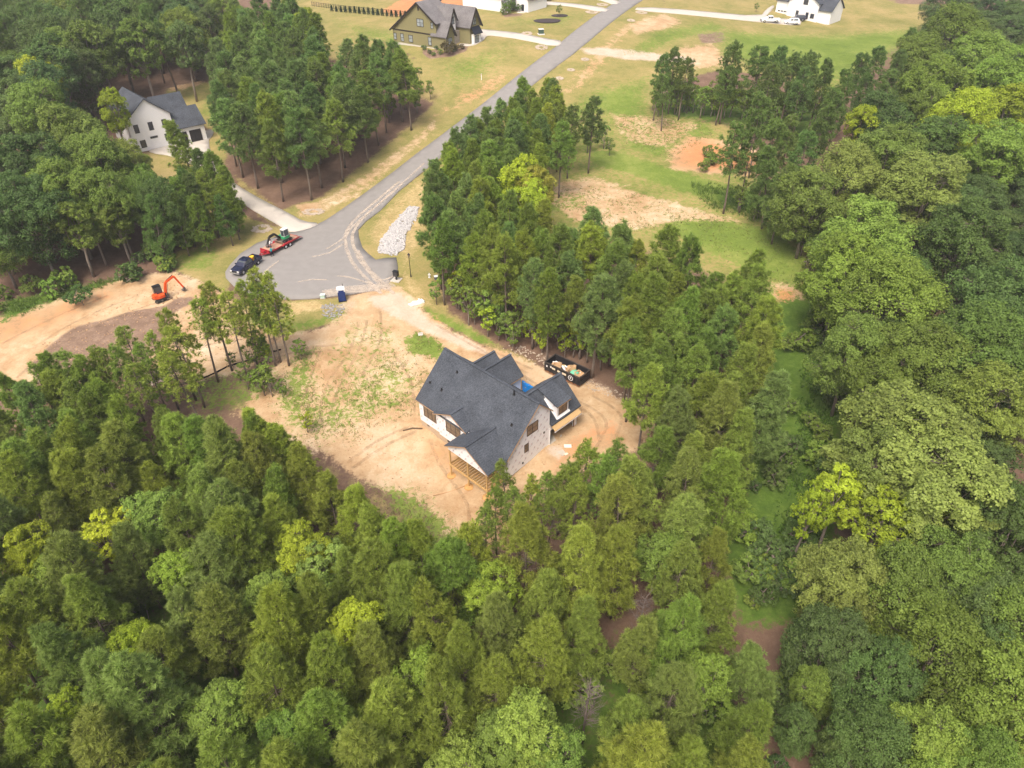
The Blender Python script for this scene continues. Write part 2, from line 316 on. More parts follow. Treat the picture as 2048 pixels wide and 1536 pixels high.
# the road goes on past the top of the picture in the direction it has there
def extend(poly, i0, i1, dist):
    P = gpoly(poly); mid0 = (P[0] + P[-1]) / 2; mid1 = (P[1] + P[-2]) / 2; d = (mid0 - mid1) / np.linalg.norm(mid0 - mid1)
    return np.vstack([[P[0] + d * dist], P, [P[-1] + d * dist]])
ASPH_P = extend(ASPH, 0, -1, 260)
DRIVES = {
 'driveway': [(407,262),(424,258),(429,266),(414,284),(436,335),(466,366),(525,400),(581,428),(606,443),(643,447),(614,459),(580,466),(560,452),(544,443),(487,409),(441,372),(405,338),(345,312),(300,306),(296,296),(330,288),(372,276)],
 'driveway.a': [(1127.5,82),(1114,95),(1037,78),(982,71),(972,72.5),(968,80),(945,93),(917.6,91.5),(919.5,86),(943,88.5),(962,78),(958,70),(951,58),(978,60),(1046,67),(1095,78)],
 'driveway.b': [(1209,25.5),(1221,17),(1154,8),(1099,3),(1078,2),(1072,9),(1048,23.5),(1033,23),(1033,26),(1052,26.5),(1078,13),(1100,9),(1154,15)],
 'driveway.c': [(1268,21),(1276,13.5),(1400,22),(1521,33),(1533,18),(1546,10),(1549,14),(1538,26),(1530,34),(1604,40),(1600,52),(1525,44.5),(1400,32)],
 'driveway.d': [(1150,-14),(1201,1),(1230,10.5),(1243,3),(1222,-2),(1160,-18)],
}
hard = np.zeros(nX.shape)
for P in [ASPH_P] + [gpoly(v) for v in DRIVES.values()]: hard = np.maximum(hard, np.clip(sdist(nX, nY, P) / 0.8 + 1, 0, 1))
RM = RND_MASK[near] * (1 - hard); RND_MASK[near] = RM
GZ = GZ + rough * (0.15 + RND_MASK) * (np.abs(GX) < 120) * (GY < 200)
HD = np.zeros_like(GZ); HD[near] = hard; GZ = GZ - 0.07 * HD

def ground_mat():
    m = bpy.data.materials.new('ground'); m.use_nodes = True; t = m.node_tree; N = t.nodes; L = t.links; b = N['Principled BSDF']
    b.inputs['Roughness'].default_value = 0.95; b.inputs['Specular IOR Level'].default_value = 0.1
    tc = N.new('ShaderNodeTexCoord')
    def noise(sc, det=5, rough=0.6, w=0):
        n = N.new('ShaderNodeTexNoise'); n.inputs['Scale'].default_value = sc; n.inputs['Detail'].default_value = det; n.inputs['Roughness'].default_value = rough
        n.inputs['Distortion'].default_value = w; L.new(tc.outputs['Object'], n.inputs['Vector']); return n.outputs['Fac']
    def math_(op, a, b_=None, c=None):
        n = N.new('ShaderNodeMath'); n.operation = op
        for i, v in enumerate((a, b_, c)):
            if v is None: continue
            if isinstance(v, (int, float)): n.inputs[i].default_value = v
            else: L.new(v, n.inputs[i])
        return n.outputs[0]
    def ramp(fac, cols):
        r = N.new('ShaderNodeValToRGB'); e = r.color_ramp.elements
        while len(e) < len(cols): e.new(0.5)
        for i, (p, c) in enumerate(cols): e[i].position = p; e[i].color = (*c, 1)
        L.new(fac, r.inputs[0]); return r.outputs[0]
    def mix(f, a, b_):
        n = N.new('ShaderNodeMix'); n.data_type = 'RGBA'; L.new(f, n.inputs[0]); L.new(a, n.inputs[6]); L.new(b_, n.inputs[7]); return n.outputs[2]
    big = noise(0.10, 4, .6, .4); mid = noise(0.55, 6, .65, .3); fine = noise(3.2, 6, .7); vf = noise(11, 3, .7); clump = noise(1.3, 5, .7, .6)
    def jag(a): # clumpy edge noise, about -0.5..0.5
        return math_('MULTIPLY_ADD', math_('ADD', math_('MULTIPLY', a, .6), math_('MULTIPLY', fine, .4)), 1.0, -0.5)
    jm, jc = jag(mid), jag(clump)
    ch = []
    for an in ('g0', 'g1'):
        at = N.new('ShaderNodeAttribute'); at.attribute_name = an; sp = N.new('ShaderNodeSeparateColor'); L.new(at.outputs['Color'], sp.inputs[0])
        ch += [sp.outputs[0], sp.outputs[1], sp.outputs[2], at.outputs['Alpha']]
    def msk(i, amp, j, soft=.12):
        n = N.new('ShaderNodeMapRange'); n.interpolation_type = 'SMOOTHSTEP'; n.inputs[1].default_value = .5 - soft; n.inputs[2].default_value = .5 + soft
        L.new(math_('MULTIPLY_ADD', j, amp, ch[i]), n.inputs[0]); return n.outputs[0]
    g3 = math_('ADD', math_('MULTIPLY', mid, .45), math_('ADD', math_('MULTIPLY', fine, .35), math_('MULTIPLY', vf, .2)))
    g4 = math_('ADD', math_('ADD', math_('MULTIPLY', big, .35), math_('MULTIPLY', mid, .2)), math_('ADD', math_('MULTIPLY', fine, .28), math_('MULTIPLY', vf, .17)))
    g5 = math_('ADD', math_('MULTIPLY', big, .4), math_('ADD', math_('MULTIPLY', mid, .3), math_('ADD', math_('MULTIPLY', fine, .2), math_('MULTIPLY', vf, .1))))
    litter = ramp(g3, [(.25, (.085, .055, .040)), (.5, (.165, .105, .075)), (.75, (.26, .18, .13))])
    lawn = ramp(g4, [(.34, (.115, .125, .035)), (.45, (.215, .205, .065)), (.54, (.31, .25, .10)), (.66, (.43, .31, .16))])
    sand = ramp(g5, [(.32, (.24, .134, .064)), (.42, (.38, .242, .130)), (.51, (.47, .334, .200)), (.64, (.60, .48, .345))])
    clay = ramp(g3, [(.3, (.38, .155, .07)), (.55, (.52, .25, .115)), (.75, (.60, .36, .20))])
    grav = ramp(g3, [(.25, (.36, .28, .21)), (.5, (.50, .40, .31)), (.75, (.60, .53, .46))])
    mulch = ramp(g3, [(.30, (.105, .068, .048)), (.5, (.215, .145, .105)), (.68, (.36, .26, .19))])
    straw = ramp(g3, [(.3, (.30, .20, .085)), (.5, (.46, .34, .17)), (.7, (.64, .51, .30))])
    green = ramp(g4, [(.34, (.075, .12, .020)), (.5, (.150, .210, .038)), (.64, (.28, .30, .085))])
    lush = ramp(g3, [(.3, (.035, .070, .014)), (.5, (.080, .140, .022)), (.70, (.16, .23, .045))])
    c = mix(msk(LAWN, 1.3, jm, .18), litter, lawn)
    c = mix(msk(SAND, 1.7, jm, .16), c, sand); c = mix(msk(CLAY, 1.9, jm, .22), c, clay); c = mix(msk(GRAVEL, 1.0, jm, .25), c, grav)
    c = mix(msk(MULCH, .6, jm, .1), c, mulch); c = mix(msk(STRAW, 1.2, jc, .2), c, straw)
    c = mix(msk(GREEN, 2.4, jc, .14), c, green); c = mix(msk(LUSH, 1.3, jc), c, lush)
    L.new(c, b.inputs['Base Color'])
    bp = N.new('ShaderNodeBump'); bp.inputs['Strength'].default_value = .7; bp.inputs['Distance'].default_value = .14
    L.new(g3, bp.inputs['Height']); L.new(bp.outputs[0], b.inputs['Normal'])
    return m
ny, nx = GX.shape
V = np.stack([GX, GY, GZ], -1).reshape(-1, 3)
ii = np.arange(ny * nx).reshape(ny, nx); F = np.stack([ii[:-1, :-1], ii[:-1, 1:], ii[1:, 1:], ii[1:, :-1]], -1).reshape(-1, 4)
g0 = chan[:4].transpose(1, 2, 0).reshape(-1, 4); g1 = chan[4:].transpose(1, 2, 0).reshape(-1, 4)
tag(link('ground', np_mesh('ground', V, F, ground_mat(), {'g0': ('FLOAT_COLOR', g0), 'g1': ('FLOAT_COLOR', g1)}, smooth=True)), kind='structure')
def ground_h(x, y):      # height of the built ground sheet
    j = int(np.clip(np.searchsorted(xs, x) - 1, 0, nx - 2)); i = int(np.clip(np.searchsorted(ys, y) - 1, 0, ny - 2))
    u = (x - xs[j]) / (xs[j+1] - xs[j]); v = (y - ys[i]) / (ys[i+1] - ys[i])
    return float((GZ[i, j] * (1-u) + GZ[i, j+1] * u) * (1-v) + (GZ[i+1, j] * (1-u) + GZ[i+1, j+1] * u) * v)

# ------------------------------------------------------------------ paved sheets
def smooth_poly(P, seg=1.2):
    out = []
    for i in range(len(P)):
        a, b = np.array(P[i]), np.array(P[(i+1) % len(P)]); n = max(1, int(np.linalg.norm(b - a) / seg))
        out += [a + (b - a) * k / n for k in range(n)]
    return np.array(out)
def chaikin(P, n=2):
    P = np.array(P)
    for _ in range(n):
        Q = np.roll(P, -1, 0); P = np.stack([.75 * P + .25 * Q, .25 * P + .75 * Q], 1).reshape(-1, 2)
    return P
def sheet(name, P, material, dz=0.03, seg=1.2, grid=1.5, crown=0.0):
    B = smooth_poly(P, seg); nB = len(B)
    lo, hi = B.min(0), B.max(0); gx, gy = np.meshgrid(np.arange(lo[0], hi[0], grid), np.arange(lo[1], hi[1], grid))
    gx, gy = gx.ravel(), gy.ravel(); d = sdist(gx, gy, B); k = d > grid * .5
    pts = np.vstack([B, np.c_[gx[k], gy[k]]])
    vs, es, fs, *_ = geometry.delaunay_2d_cdt([Vector(p) for p in pts], [(i, (i+1) % nB) for i in range(nB)], [list(range(nB))], 1, 1e-5)
    X = np.array([v.x for v in vs]); Y = np.array([v.y for v in vs]); Z = tz(X, Y) + dz
    V3 = list(zip(X, Y, Z)); nV = len(V3)
    edge_of = {}
    for f in fs:
        for a, b in zip(f, f[1:] + f[:1]): edge_of[(a, b)] = edge_of.get((a, b), 0) + 1
    rim = [(a, b) for (a, b) in edge_of if (b, a) not in edge_of]
    low = {}
    for e in rim:
        for a in e:
            if a not in low: low[a] = len(V3); V3.append((X[a], Y[a], Z[a] - dz - .12))
    fs = [tuple(f) for f in fs] + [(b, a, low[a], low[b]) for a, b in rim]
    me = bpy.data.meshes.new(name); me.from_pydata(V3, [], fs); me.materials.append(material); me.update()
    me.polygons.foreach_set('use_smooth', [len(f) == 3 for f in fs])
    return tag(link(name, me), kind='structure')
asphalt = mat('asphalt', (.245, .233, .224), .95, .16, .7, bump=.15, detail=9)
concrete = mat('concrete', (.50, .46, .41), .9, .10, 1.3, detail=8)
sheet('road', ASPH_P, asphalt, .035)
for k, px in DRIVES.items():
    sheet(k.split('.')[0], chaikin(gpoly(px), 1), concrete, .05, 1.0, 1.6)

# dust dragged over the asphalt and wheel ruts in the sand: thin ribbons
def dust_mat(name, col, thr, op=.8):
    m = bpy.data.materials.new(name); m.use_nodes = True; t = m.node_tree; N = t.nodes; L = t.links; b = N['Principled BSDF']
    b.inputs['Base Color'].default_value = (*col, 1); b.inputs['Roughness'].default_value = 1
    tc = N.new('ShaderNodeTexCoord'); no = N.new('ShaderNodeTexNoise'); no.inputs['Scale'].default_value = .9; no.inputs['Detail'].default_value = 8; no.inputs['Roughness'].default_value = .7
    L.new(tc.outputs['Object'], no.inputs['Vector'])
    at = N.new('ShaderNodeAttribute'); at.attribute_name = 'edge'
    ad = N.new('ShaderNodeMath'); ad.operation = 'MULTIPLY'; L.new(no.outputs['Fac'], ad.inputs[0]); L.new(at.outputs['Fac'], ad.inputs[1])
    mr = N.new('ShaderNodeMapRange'); mr.inputs[1].default_value = thr; mr.inputs[2].default_value = thr + .3; mr.inputs[4].default_value = op
    L.new(ad.outputs[0], mr.inputs[0]); L.new(mr.outputs[0], b.inputs['Alpha']); return m
def ribbon(name, px, width, material, dz):
    P = np.array([gp(*p)[:2] for p in px]); pts = []
    for i in range(len(P) - 1):
        p0, p1, p2, p3 = P[max(i-1, 0)], P[i], P[i+1], P[min(i+2, len(P)-1)]
        n = max(2, int(np.linalg.norm(p2 - p1) / .7))
        for k in range(n):
            t = k / n; pts.append(.5 * ((2*p1) + (-p0+p2)*t + (2*p0-5*p1+4*p2-p3)*t*t + (-p0+3*p1-3*p2+p3)*t**3))
    pts.append(P[-1]); pts = np.array(pts); d = np.gradient(pts, axis=0); d /= np.linalg.norm(d, axis=1)[:, None]; nrm = np.c_[-d[:, 1], d[:, 0]]
    V, E = [], []
    for k, (o, e) in enumerate(((-1, 0), (-.5, 1), (.5, 1), (1, 0))):
        q = pts + nrm * o * width / 2; V.append(np.c_[q, tz(q[:, 0], q[:, 1]) + dz])
        f = np.full(len(q), float(e)); f[0] = 0; f[-1] = 0; E.append(f)
    n = len(pts); V = np.vstack(V); F = [(k*n+i, k*n+i+1, (k+1)*n+i+1, (k+1)*n+i) for k in range(3) for i in range(n-1)]
    return tag(link(name, np_mesh(name, V, F, material, {'edge': ('FLOAT', np.concatenate(E))})), kind='structure')
dust = dust_mat('road_dust', (.60, .51, .42), .27, .6)
TR = [[(765,590),(735,560),(705,525),(692,490),(695,460),(725,425),(800,362)],[(775,585),(748,555),(720,520),(706,488),(708,462),(735,428),(806,366)],[(790,590),(765,565),(735,535),(715,500)],
      [(690,485),(660,505),(620,515)],[(660,560),(620,560),(590,566)],[(745,570),(700,555),(670,552)],[(560,520),(530,545),(520,570)],[(650,500),(690,475),(720,440),(850,325)],[(800,545),(770,560),(740,560)]]
for i, p in enumerate(TR): ribbon('dust_track', p, (1.0 if i < 3 else .6), dust, .045 + .004 * i)
ribbon('dust_track', [(640,590),(700,580),(760,575),(790,565)], 3.5, dust, .09)
rut = dust_mat('rut_sand', (.36, .24, .14), .34, .36)
RT = [[(560,715),(620,695),(690,690),(740,680)],[(565,725),(625,705),(690,700)],[(720,640),(700,700),(660,760),(640,820),(650,860)],[(735,640),(718,700),(680,770),(660,830)],[(690,930),(760,880),(830,850)],[(700,940),(775,890),(840,860)],
      [(30,760),(100,700),(220,640),(330,600)],[(60,700),(160,640),(280,590)],[(0,690),(100,640),(220,590)],[(430,600),(500,650),(540,700)],[(780,700),(820,760),(830,830)],[(640,700),(620,760),(600,820)],[(860,880),(880,930),(930,1000),(940,1060)],[(760,620),(760,680),(720,760)],[(1000,720),(1090,780),(1180,830),(1200,890)],[(870,650),(960,700),(1060,750)],[(880,645),(970,695),(1070,742)],[(1180,790),(1240,830),(1230,880)],[(1130,790),(1210,840),(1190,900)]]
for i, p in enumerate(RT): ribbon('wheel_rut', p, .7, rut, .07 + .004 * i)

# ------------------------------------------------------------------ trees
bark_pine = mat('bark_pine', (.17, .135, .11), .95, .35, 6, bump=.4)
bark_oak = mat('bark_oak', (.24, .20, .17), .95, .35, 5, bump=.4)
bark_dead = mat('bark_dead', (.15, .12, .11), .95, .25, 5)
needle = foliage_mat('needles', .36, .40)
leafm = foliage_mat('leaves', .36, .36)
def unit(v): return v / np.maximum(np.linalg.norm(v, axis=-1, keepdims=True), 1e-9)
def tuft_tris(rg, C, D, n, ln, wd, spread, tint=None):
    """n pointed needle blades round each tuft centre C, mostly along D"""
    m = len(C); c = np.repeat(C, n, 0); d = np.repeat(D, n, 0)
    dirs = unit(d * (1 - spread) + unit(rg.normal(size=(m * n, 3))) * spread)
    side = unit(np.cross(dirs, rg.normal(size=(m * n, 3))))
    l = ln * rg.uniform(.7, 1.25, (m * n, 1)); base = c + dirs * l * .05
    V = np.stack([base - side * wd * .5, base + side * wd * .5, base + dirs * l], 1).reshape(-1, 3)
    T = np.repeat((rg.normal(.5, .2, m) if tint is None else tint), n) + rg.normal(0, .10, m * n)
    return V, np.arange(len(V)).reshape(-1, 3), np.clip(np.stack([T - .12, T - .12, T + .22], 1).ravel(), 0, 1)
def leaf_quads(rg, C, Nrm, size, flat=.55):
    m = len(C); nn = unit(Nrm * flat + unit(rg.normal(size=(m, 3))) * (1 - flat)); u = unit(np.cross(nn, rg.normal(size=(m, 3)))); v = np.cross(nn, u)
    s = size * rg.uniform(.65, 1.3, (m, 1))
    V = np.stack([C - u * s * .5, C + v * s * .32 - nn * s * .12, C + u * s * .5, C - v * s * .32 - nn * s * .12], 1).reshape(-1, 3)
    return V, np.arange(len(V)).reshape(-1, 4)
def pine(seed, h=14.0, start=.38, wid=2.3, dens=1.0, top=1.0, shape=.8, cl=7, clr=(.16, .30), cmul=1.0):
    """(trunk mesh, crown mesh) of a loblolly-like pine; start: share of bare trunk; wid: half width of the crown"""
    rg = np.random.default_rng(seed); tb = MB()
    lean = rg.normal(0, .012, 2); P = []; nseg = 9
    for i in range(nseg + 1):
        t = i / nseg; P.append((lean[0]*h*t*t*3 + .05*math.sin(3*t+seed), lean[1]*h*t*t*3 + .05*math.cos(4*t+seed), h*t - .25*(i == 0)))
    r0 = .012 * h; tb.tube(P, [r0 * (1 - .9 * i / nseg) + .01 for i in range(nseg + 1)], 7)
    C, D, TT0 = [], [], []; z = start * h; P = np.array(P)
    def trunk(zz): return np.array([np.interp(zz, P[:, 2], P[:, 0]), np.interp(zz, P[:, 2], P[:, 1]), zz])
    while z < h * .985:
        t = (z - start * h) / (h * (1 - start))
        prof = (min(1, .5 + t * 2.2)) * (1 - t) ** shape * 1.15 + .05
        nb = rg.integers(4, 7) if t < .9 else 4
        for k in range(nb):
            if rg.random() > .93 * min(1, dens + .2): continue
            az = rg.uniform(0, 6.283); L = wid * prof * rg.uniform(.62, 1.22) + .15
            rise = (.05 + .65 * t) * L * rg.uniform(.6, 1.3)
            b0 = trunk(z + rg.uniform(-.2, .2)); dr = np.array([math.cos(az), math.sin(az), 0]); pts = []
            sag = -.12 * L * (1 - t)
            for q in (0, .35, .7, 1): pts.append(b0 + dr * L * q + np.array([0, 0, rise * q * q + sag * math.sin(q * 3.1)]))
            tb.tube(pts, [.030 * (1 - .5 * t) + .008, .022, .015, .008], 3, cap=False)
            nt_ = max(1, int(round((1.4 + 1.35 * L) * (dens + .05) * cmul)))
            for _ in range(nt_):
                q = rg.uniform(.38, 1.04) ** .7; p = pts[0] + (pts[3] - pts[0]) * q
                sidev = np.array([-dr[1], dr[0], 0]); cc = p + rg.normal(0, .26 * (.35 + L * .4)) * sidev + np.array([0, 0, rg.normal(.08, .10 + .06 * L)])
                rc = rg.uniform(*clr); u_ = unit(rg.normal(size=(cl, 3)) + dr * .5 + np.array([0, 0, .8]))
                C += list(cc + u_ * rc); D += list(u_); TT0 += [np.clip(rg.normal(.48, .2), 0, 1)] * cl
        z += rg.uniform(.34, .52) * h / 14 * (1.15 - .45 * t)
    for k in range(9): TT0.append(.6); C.append(trunk(h * .985) + rg.normal(0, .14, 3)); D.append(unit(np.array([rg.normal(0, .3), rg.normal(0, .3), 1])))
    C, D = np.array(C), np.array(D)
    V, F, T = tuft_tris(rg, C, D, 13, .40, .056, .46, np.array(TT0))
    return tb.mesh('trunk', bark_pine, True, recalc=False), np_mesh('crown', V, F, needle, {'tint': ('FLOAT', T)})
def broad(seed, h=18.0, start=.3, wid=5.0, lobes=16, clumps=34, leaves=44, size=.34, lobe_r=.36, top=.62, open_=0.0):
    """broad-leaved tree: limbs that end in rounded lobes, each lobe a shell of leaf clumps"""
    rg = np.random.default_rng(seed); tb = MB(); ct = np.array([0, 0, h * (start + 1) / 2]); half = np.array([wid, wid, h * (1 - start) / 2])
    fork = h * (start + .12); r0 = .016 * h
    tb.tube([(0, 0, -.3), (.05, .03, fork * .5), (rg.normal(0, .15), rg.normal(0, .15), fork), (rg.normal(0, .3), rg.normal(0, .3), h * .72)], [r0 * 1.15, r0 * .9, r0 * .75, r0 * .25], 8)
    LC = []
    for k in range(lobes):
        for _ in range(30):
            u = unit(rg.normal(size=3)); u[2] = u[2] * .9 + .22; u = unit(u); rr = rg.uniform(.45, .80)
            c = ct + u * half * rr
            if all(np.linalg.norm((c - o) / half) > .42 for o in LC) or _ == 29: LC.append(c); break
    VV, FF, TT = [], [], []; off = 0
    for c in LC:
        rl = min(half) * lobe_r * rg.uniform(.75, 1.35); a = np.array([0, 0, fork * rg.uniform(.75, 1.1)])
        mid = (a + c) / 2 + np.array([rg.normal(0, .4), rg.normal(0, .4), -.04 * h * rg.random()])
        tb.tube([a, mid, c], [r0 * .45, r0 * .28, .04], 5, cap=False)
        nc = max(6, int(clumps * rg.uniform(.8, 1.2)))
        u = unit(rg.normal(size=(nc, 3))); outw = unit(c - ct); u = unit(u + outw * .55 + np.array([0, 0, .35]))
        P = c + u * rl * rg.uniform(.55, 1.08, (nc, 1)) * np.array([1.15, 1.15, .85])
        lt = rg.normal(.5, .10)
        for p, uu in zip(P, u):
            if rg.random() < open_: continue
            if rg.random() < .5: tb.tube([c, p], [.035, .012], 3, cap=False)
            rc = rl * .36 * rg.uniform(.7, 1.3); n = int(leaves * rg.uniform(.7, 1.2))
            w_ = unit(rg.normal(size=(n, 3)) + uu * .9 + np.array([0, 0, .5])); q = p + w_ * rc * rg.uniform(.5, 1.1, (n, 1))
            V, F = leaf_quads(rg, q, w_ + np.array([0, 0, .5]), size); VV.append(V); FF.append(F + off); off += len(V)
            TT.append(np.repeat(np.clip(lt + rg.normal(0, .12) + rg.normal(0, .13, n), 0, 1), 4))
    return tb.mesh('trunk', bark_oak, True, recalc=False), np_mesh('crown', np.vstack(VV), np.vstack(FF), leafm, {'tint': ('FLOAT', np.concatenate(TT))})
def dead(seed, h=11.0, wid=2.6):
    rg = np.random.default_rng(seed); tb = MB(); br = MB(); tb.tube([(0,0,-.3),(.1,0,h*.5),(.2,.1,h*.95)], [.14,.1,.03], 7)
    for k in range(46):
        z = h * rg.uniform(.35, .97); az = rg.uniform(0, 6.28); L = wid * rg.uniform(.5, 1.1) * (1.25 - z / h * .7); d = np.array([math.cos(az), math.sin(az), .75])
        p = np.array([.2 * z / h, .1 * z / h, z]); e = p + d * L * .7; br.tube([p, (p + e) / 2 + rg.normal(0, .1, 3), e], [.035, .022, .01], 3, cap=False)
        for _ in range(7):
            q = p + (e - p) * rg.uniform(.3, 1); br.tube([q, q + unit(d + rg.normal(0, .7, 3)) * rg.uniform(.3, .9)], [.014, .005], 3, cap=False)
    return tb.mesh('trunk', bark_dead, True, recalc=False), br.mesh('branch_crown', bark_dead, recalc=False)
PINE_FULL = [pine(100 + i, 14, .20 + .03 * (i % 3), 2.3 + .22 * (i % 4), .95, shape=.74 + .10 * (i % 3), cl=4, clr=(.06, .22), cmul=1.75) for i in range(10)]
PINE_TALL = [pine(200 + i, 16, .42 + .04 * (i % 3), 2.3 + .15 * (i % 3), .95, shape=.6, cl=4, clr=(.06, .2), cmul=1.6) for i in range(6)]
PINE_MID = [pine(150 + i, 14, .36 + .03 * (i % 4), 2.25 + .18 * (i % 3), .95, shape=.80 + .08 * (i % 3), cl=4, clr=(.06, .2), cmul=1.75) for i in range(6)]
PINE_THIN = [pine(300 + i, 14, .36 + .06 * (i % 3), 2.0 + .2 * (i % 3), .62, shape=.75, cl=3, clr=(.05, .16), cmul=1.5) for i in range(6)]
OAKS = [broad(400 + i, 18, .22, 5.2 + .4 * (i % 3), 22, 36, 60, .29) for i in range(5)]
TALLB = [broad(450 + i, 18, .34, 3.6, 17, 30, 52, .28, .40) for i in range(3)]
OPENB = [broad(480 + i, 16, .35, 3.6, 15, 22, 36, .33, .36, open_=.2) for i in range(2)]
SAPL = [broad(500 + i, 6, .22, 1.35, 9, 13, 26, .24, .46, open_=.15) for i in range(4)]
SHRUB = [broad(520 + i, 2.2, .05, 1.2, 8, 12, 24, .20, .5) for i in range(2)]
DEADT = dead(540)
TREES = []
def plant(kind, proto, x, y, hs, color, rnd, zone, hbase, ws=None):
    z = ground_h(x, y); o = bpy.data.objects.new(kind, None); COL.objects.link(o); o.empty_display_size = .3
    o.location = (x, y, z - .05); o.rotation_euler = (rnd.gauss(0, .035), rnd.gauss(0, .035), rnd.uniform(0, 6.283)); s = hs / hbase; ws = (ws or s) * rnd.uniform(.9, 1.12); o.scale = (ws, ws, s)
    t = link('trunk', proto[0], o); c = link('crown', proto[1], o); v = rnd.uniform(.84, 1.16)
    c.color = (color[0] * v * rnd.uniform(.90, 1.04), color[1] * v, color[2] * v * rnd.uniform(.85, 1.05), 1)
    TREES.append((o, zone, kind, x, y, hs)); return o
# foliage colours (albedo)
PG = (.228, .310, .058); PGY = (.295, .365, .060); PGB = (.200, .295, .082); PGD = (.165, .245, .066)
DG = (.170, .240, .046); DGD = (.105, .165, .046); DGO = (.220, .280, .064); DGY = (.34, .41, .035); DGL = (.215, .305, .055)
def canopy_xy(px, py, h, n=25):
    z = 0.0
    for _ in range(n):
        x, y = at_z(px, py, z + h); z = .5 * z + .5 * gz(x, y)
    return x, y
TAKEN = []
def free(x, y, d): return all((x-a)**2 + (y-b)**2 > d*d for a, b in TAKEN)
def top_at(kind, proto, px, py, h, col, rnd, zone, hb, ws=None, **k):
    x, y = canopy_xy(px, py, h); TAKEN.append((x, y)); return plant(kind, proto, x, y, h, col, rnd, zone, hb, ws)
def base_at(kind, proto, px, py, h, col, rnd, zone, hb, ws=None):
    x, y, _ = gp(px, py); TAKEN.append((x, y)); return plant(kind, proto, x, y, h, col, rnd, zone, hb, ws)
def fill(zone, poly, hcan, spacing, chooser, seed, maxn=999, avoid=None):
    """scatter trees whose tops fall inside the photo polygon"""
    rnd = random.Random(seed); P = np.array([canopy_xy(px, py, hcan) for px, py in poly]); lo, hi = P.min(0), P.max(0); n = 0
    rg = np.random.default_rng(seed); Q = rg.uniform(lo, hi, (9000, 2)); Q = Q[sdist(Q[:, 0], Q[:, 1], P) > 0]; T = np.array(TAKEN)
    for x, y in Q:
        if n >= maxn: break
        d = spacing * rnd.uniform(.85, 1.15)
        if ((T[:, 0] - x) ** 2 + (T[:, 1] - y) ** 2).min() < d * d or (avoid and avoid(x, y)): continue
        TAKEN.append((x, y)); T = np.vstack([T, [[x, y]]]); n += 1
        kind, proto, h, col, hb, ws = chooser(rnd, x, y); plant(kind, proto, x, y, h, col, rnd, zone, hb, ws)
def pick_pine(protos, hb, h0, h1, cols, ws=None):
    def f(rnd, x, y):
        h = rnd.uniform(h0, h1); return 'pine_tree', rnd.choice(protos), h, rnd.choice(cols), hb, (ws * rnd.uniform(.9, 1.15) if ws else None)
    return f
rd = random.Random(77)
# -- single trees one can pick out
for px, py, h, pr, hb, col in [
  (78,705,13,PINE_FULL,14,PG),(245,655,13,PINE_THIN,14,PG),(330,622,14,PINE_THIN,14,PGY),(352,650,13,PINE_THIN,14,PGY),(285,700,12,PINE_THIN,14,PG),(200,690,12,PINE_THIN,14,PG),(150,720,12,PINE_FULL,14,PG),
  (412,565,14,PINE_THIN,14,PGY),(445,580,14,PINE_THIN,14,PGY),(470,570,13,PINE_THIN,14,PGY),(505,548,14.5,PINE_THIN,14,PGY),(535,556,14,PINE_THIN,14,PGY),(520,562,13,PINE_THIN,14,PGY),(385,600,13,PINE_THIN,14,PGY),(300,668,12,PINE_THIN,14,PGY),(225,690,12.5,PINE_THIN,14,PG),(175,705,12,PINE_THIN,14,PG),(120,700,12.5,PINE_THIN,14,PG),(270,720,12,PINE_THIN,14,PG),(350,700,12,PINE_THIN,14,PGY),(60,730,12,PINE_THIN,14,PG),(40,780,13,PINE_FULL,14,PGB),(120,770,13,PINE_FULL,14,PG)]:
    top_at('pine_tree', rd.choice(pr), px, py, h, col, rd, 'fence_row', hb)
for px, py, h in [(1012,930,9),(1062,950,9),(1120,925,11),(1180,888,12),(990,985,9.5),(1038,985,10),(1095,985,11),(1150,960,12),(1215,905,13),(965,1030,10),(1250,880,12),(1140,930,11),(1085,945,9.5)]:
    top_at('pine_tree', rd.choice(PINE_THIN), px, py, h, rd.choice([PGY, PG]), rd, 'house_edge', 14)
for px, py, h, pr, hb, col, kd, zn in [
  (600,1065,11,TALLB[0],18,DGY,'broadleaf_tree','pale'),(632,1075,11,OPENB[1],16,DGO,'broadleaf_tree','pale'),
  (45,1060,12,TALLB[1],18,DGY,'broadleaf_tree','pale'),(190,1030,11,OPENB[0],16,DGY,'broadleaf_tree','pale'),
  (1060,1410,12,TALLB[2],18,DGL,'broadleaf_tree','pale'),(1000,1440,10,TALLB[0],18,DGL,'broadleaf_tree','pale'),(1120,1470,10,TALLB[1],18,DGL,'broadleaf_tree','pale'),
  (300,990,11,TALLB[2],18,DGL,'broadleaf_tree','pale'),
  (1040,312,16,TALLB[0],18,DGY,'broadleaf_tree','pale'),(1074,328,15,TALLB[1],18,(.34,.33,.05),'broadleaf_tree','pale'),(1055,365,14,TALLB[2],18,DGY,'broadleaf_tree','pale'),
  (208,170,15,TALLB[1],18,DGY,'broadleaf_tree','pale'),(50,110,19,TALLB[2],18,DGY,'broadleaf_tree','pale'),(125,398,13.5,TALLB[0],18,DGL,'broadleaf_tree','pale'),(160,395,12,TALLB[2],18,DGL,'broadleaf_tree','pale'),
  (610,10,16,TALLB[1],18,DGY,'broadleaf_tree','pale')]:
    top_at(kd, pr, px, py, h, col, rd, zn, hb)
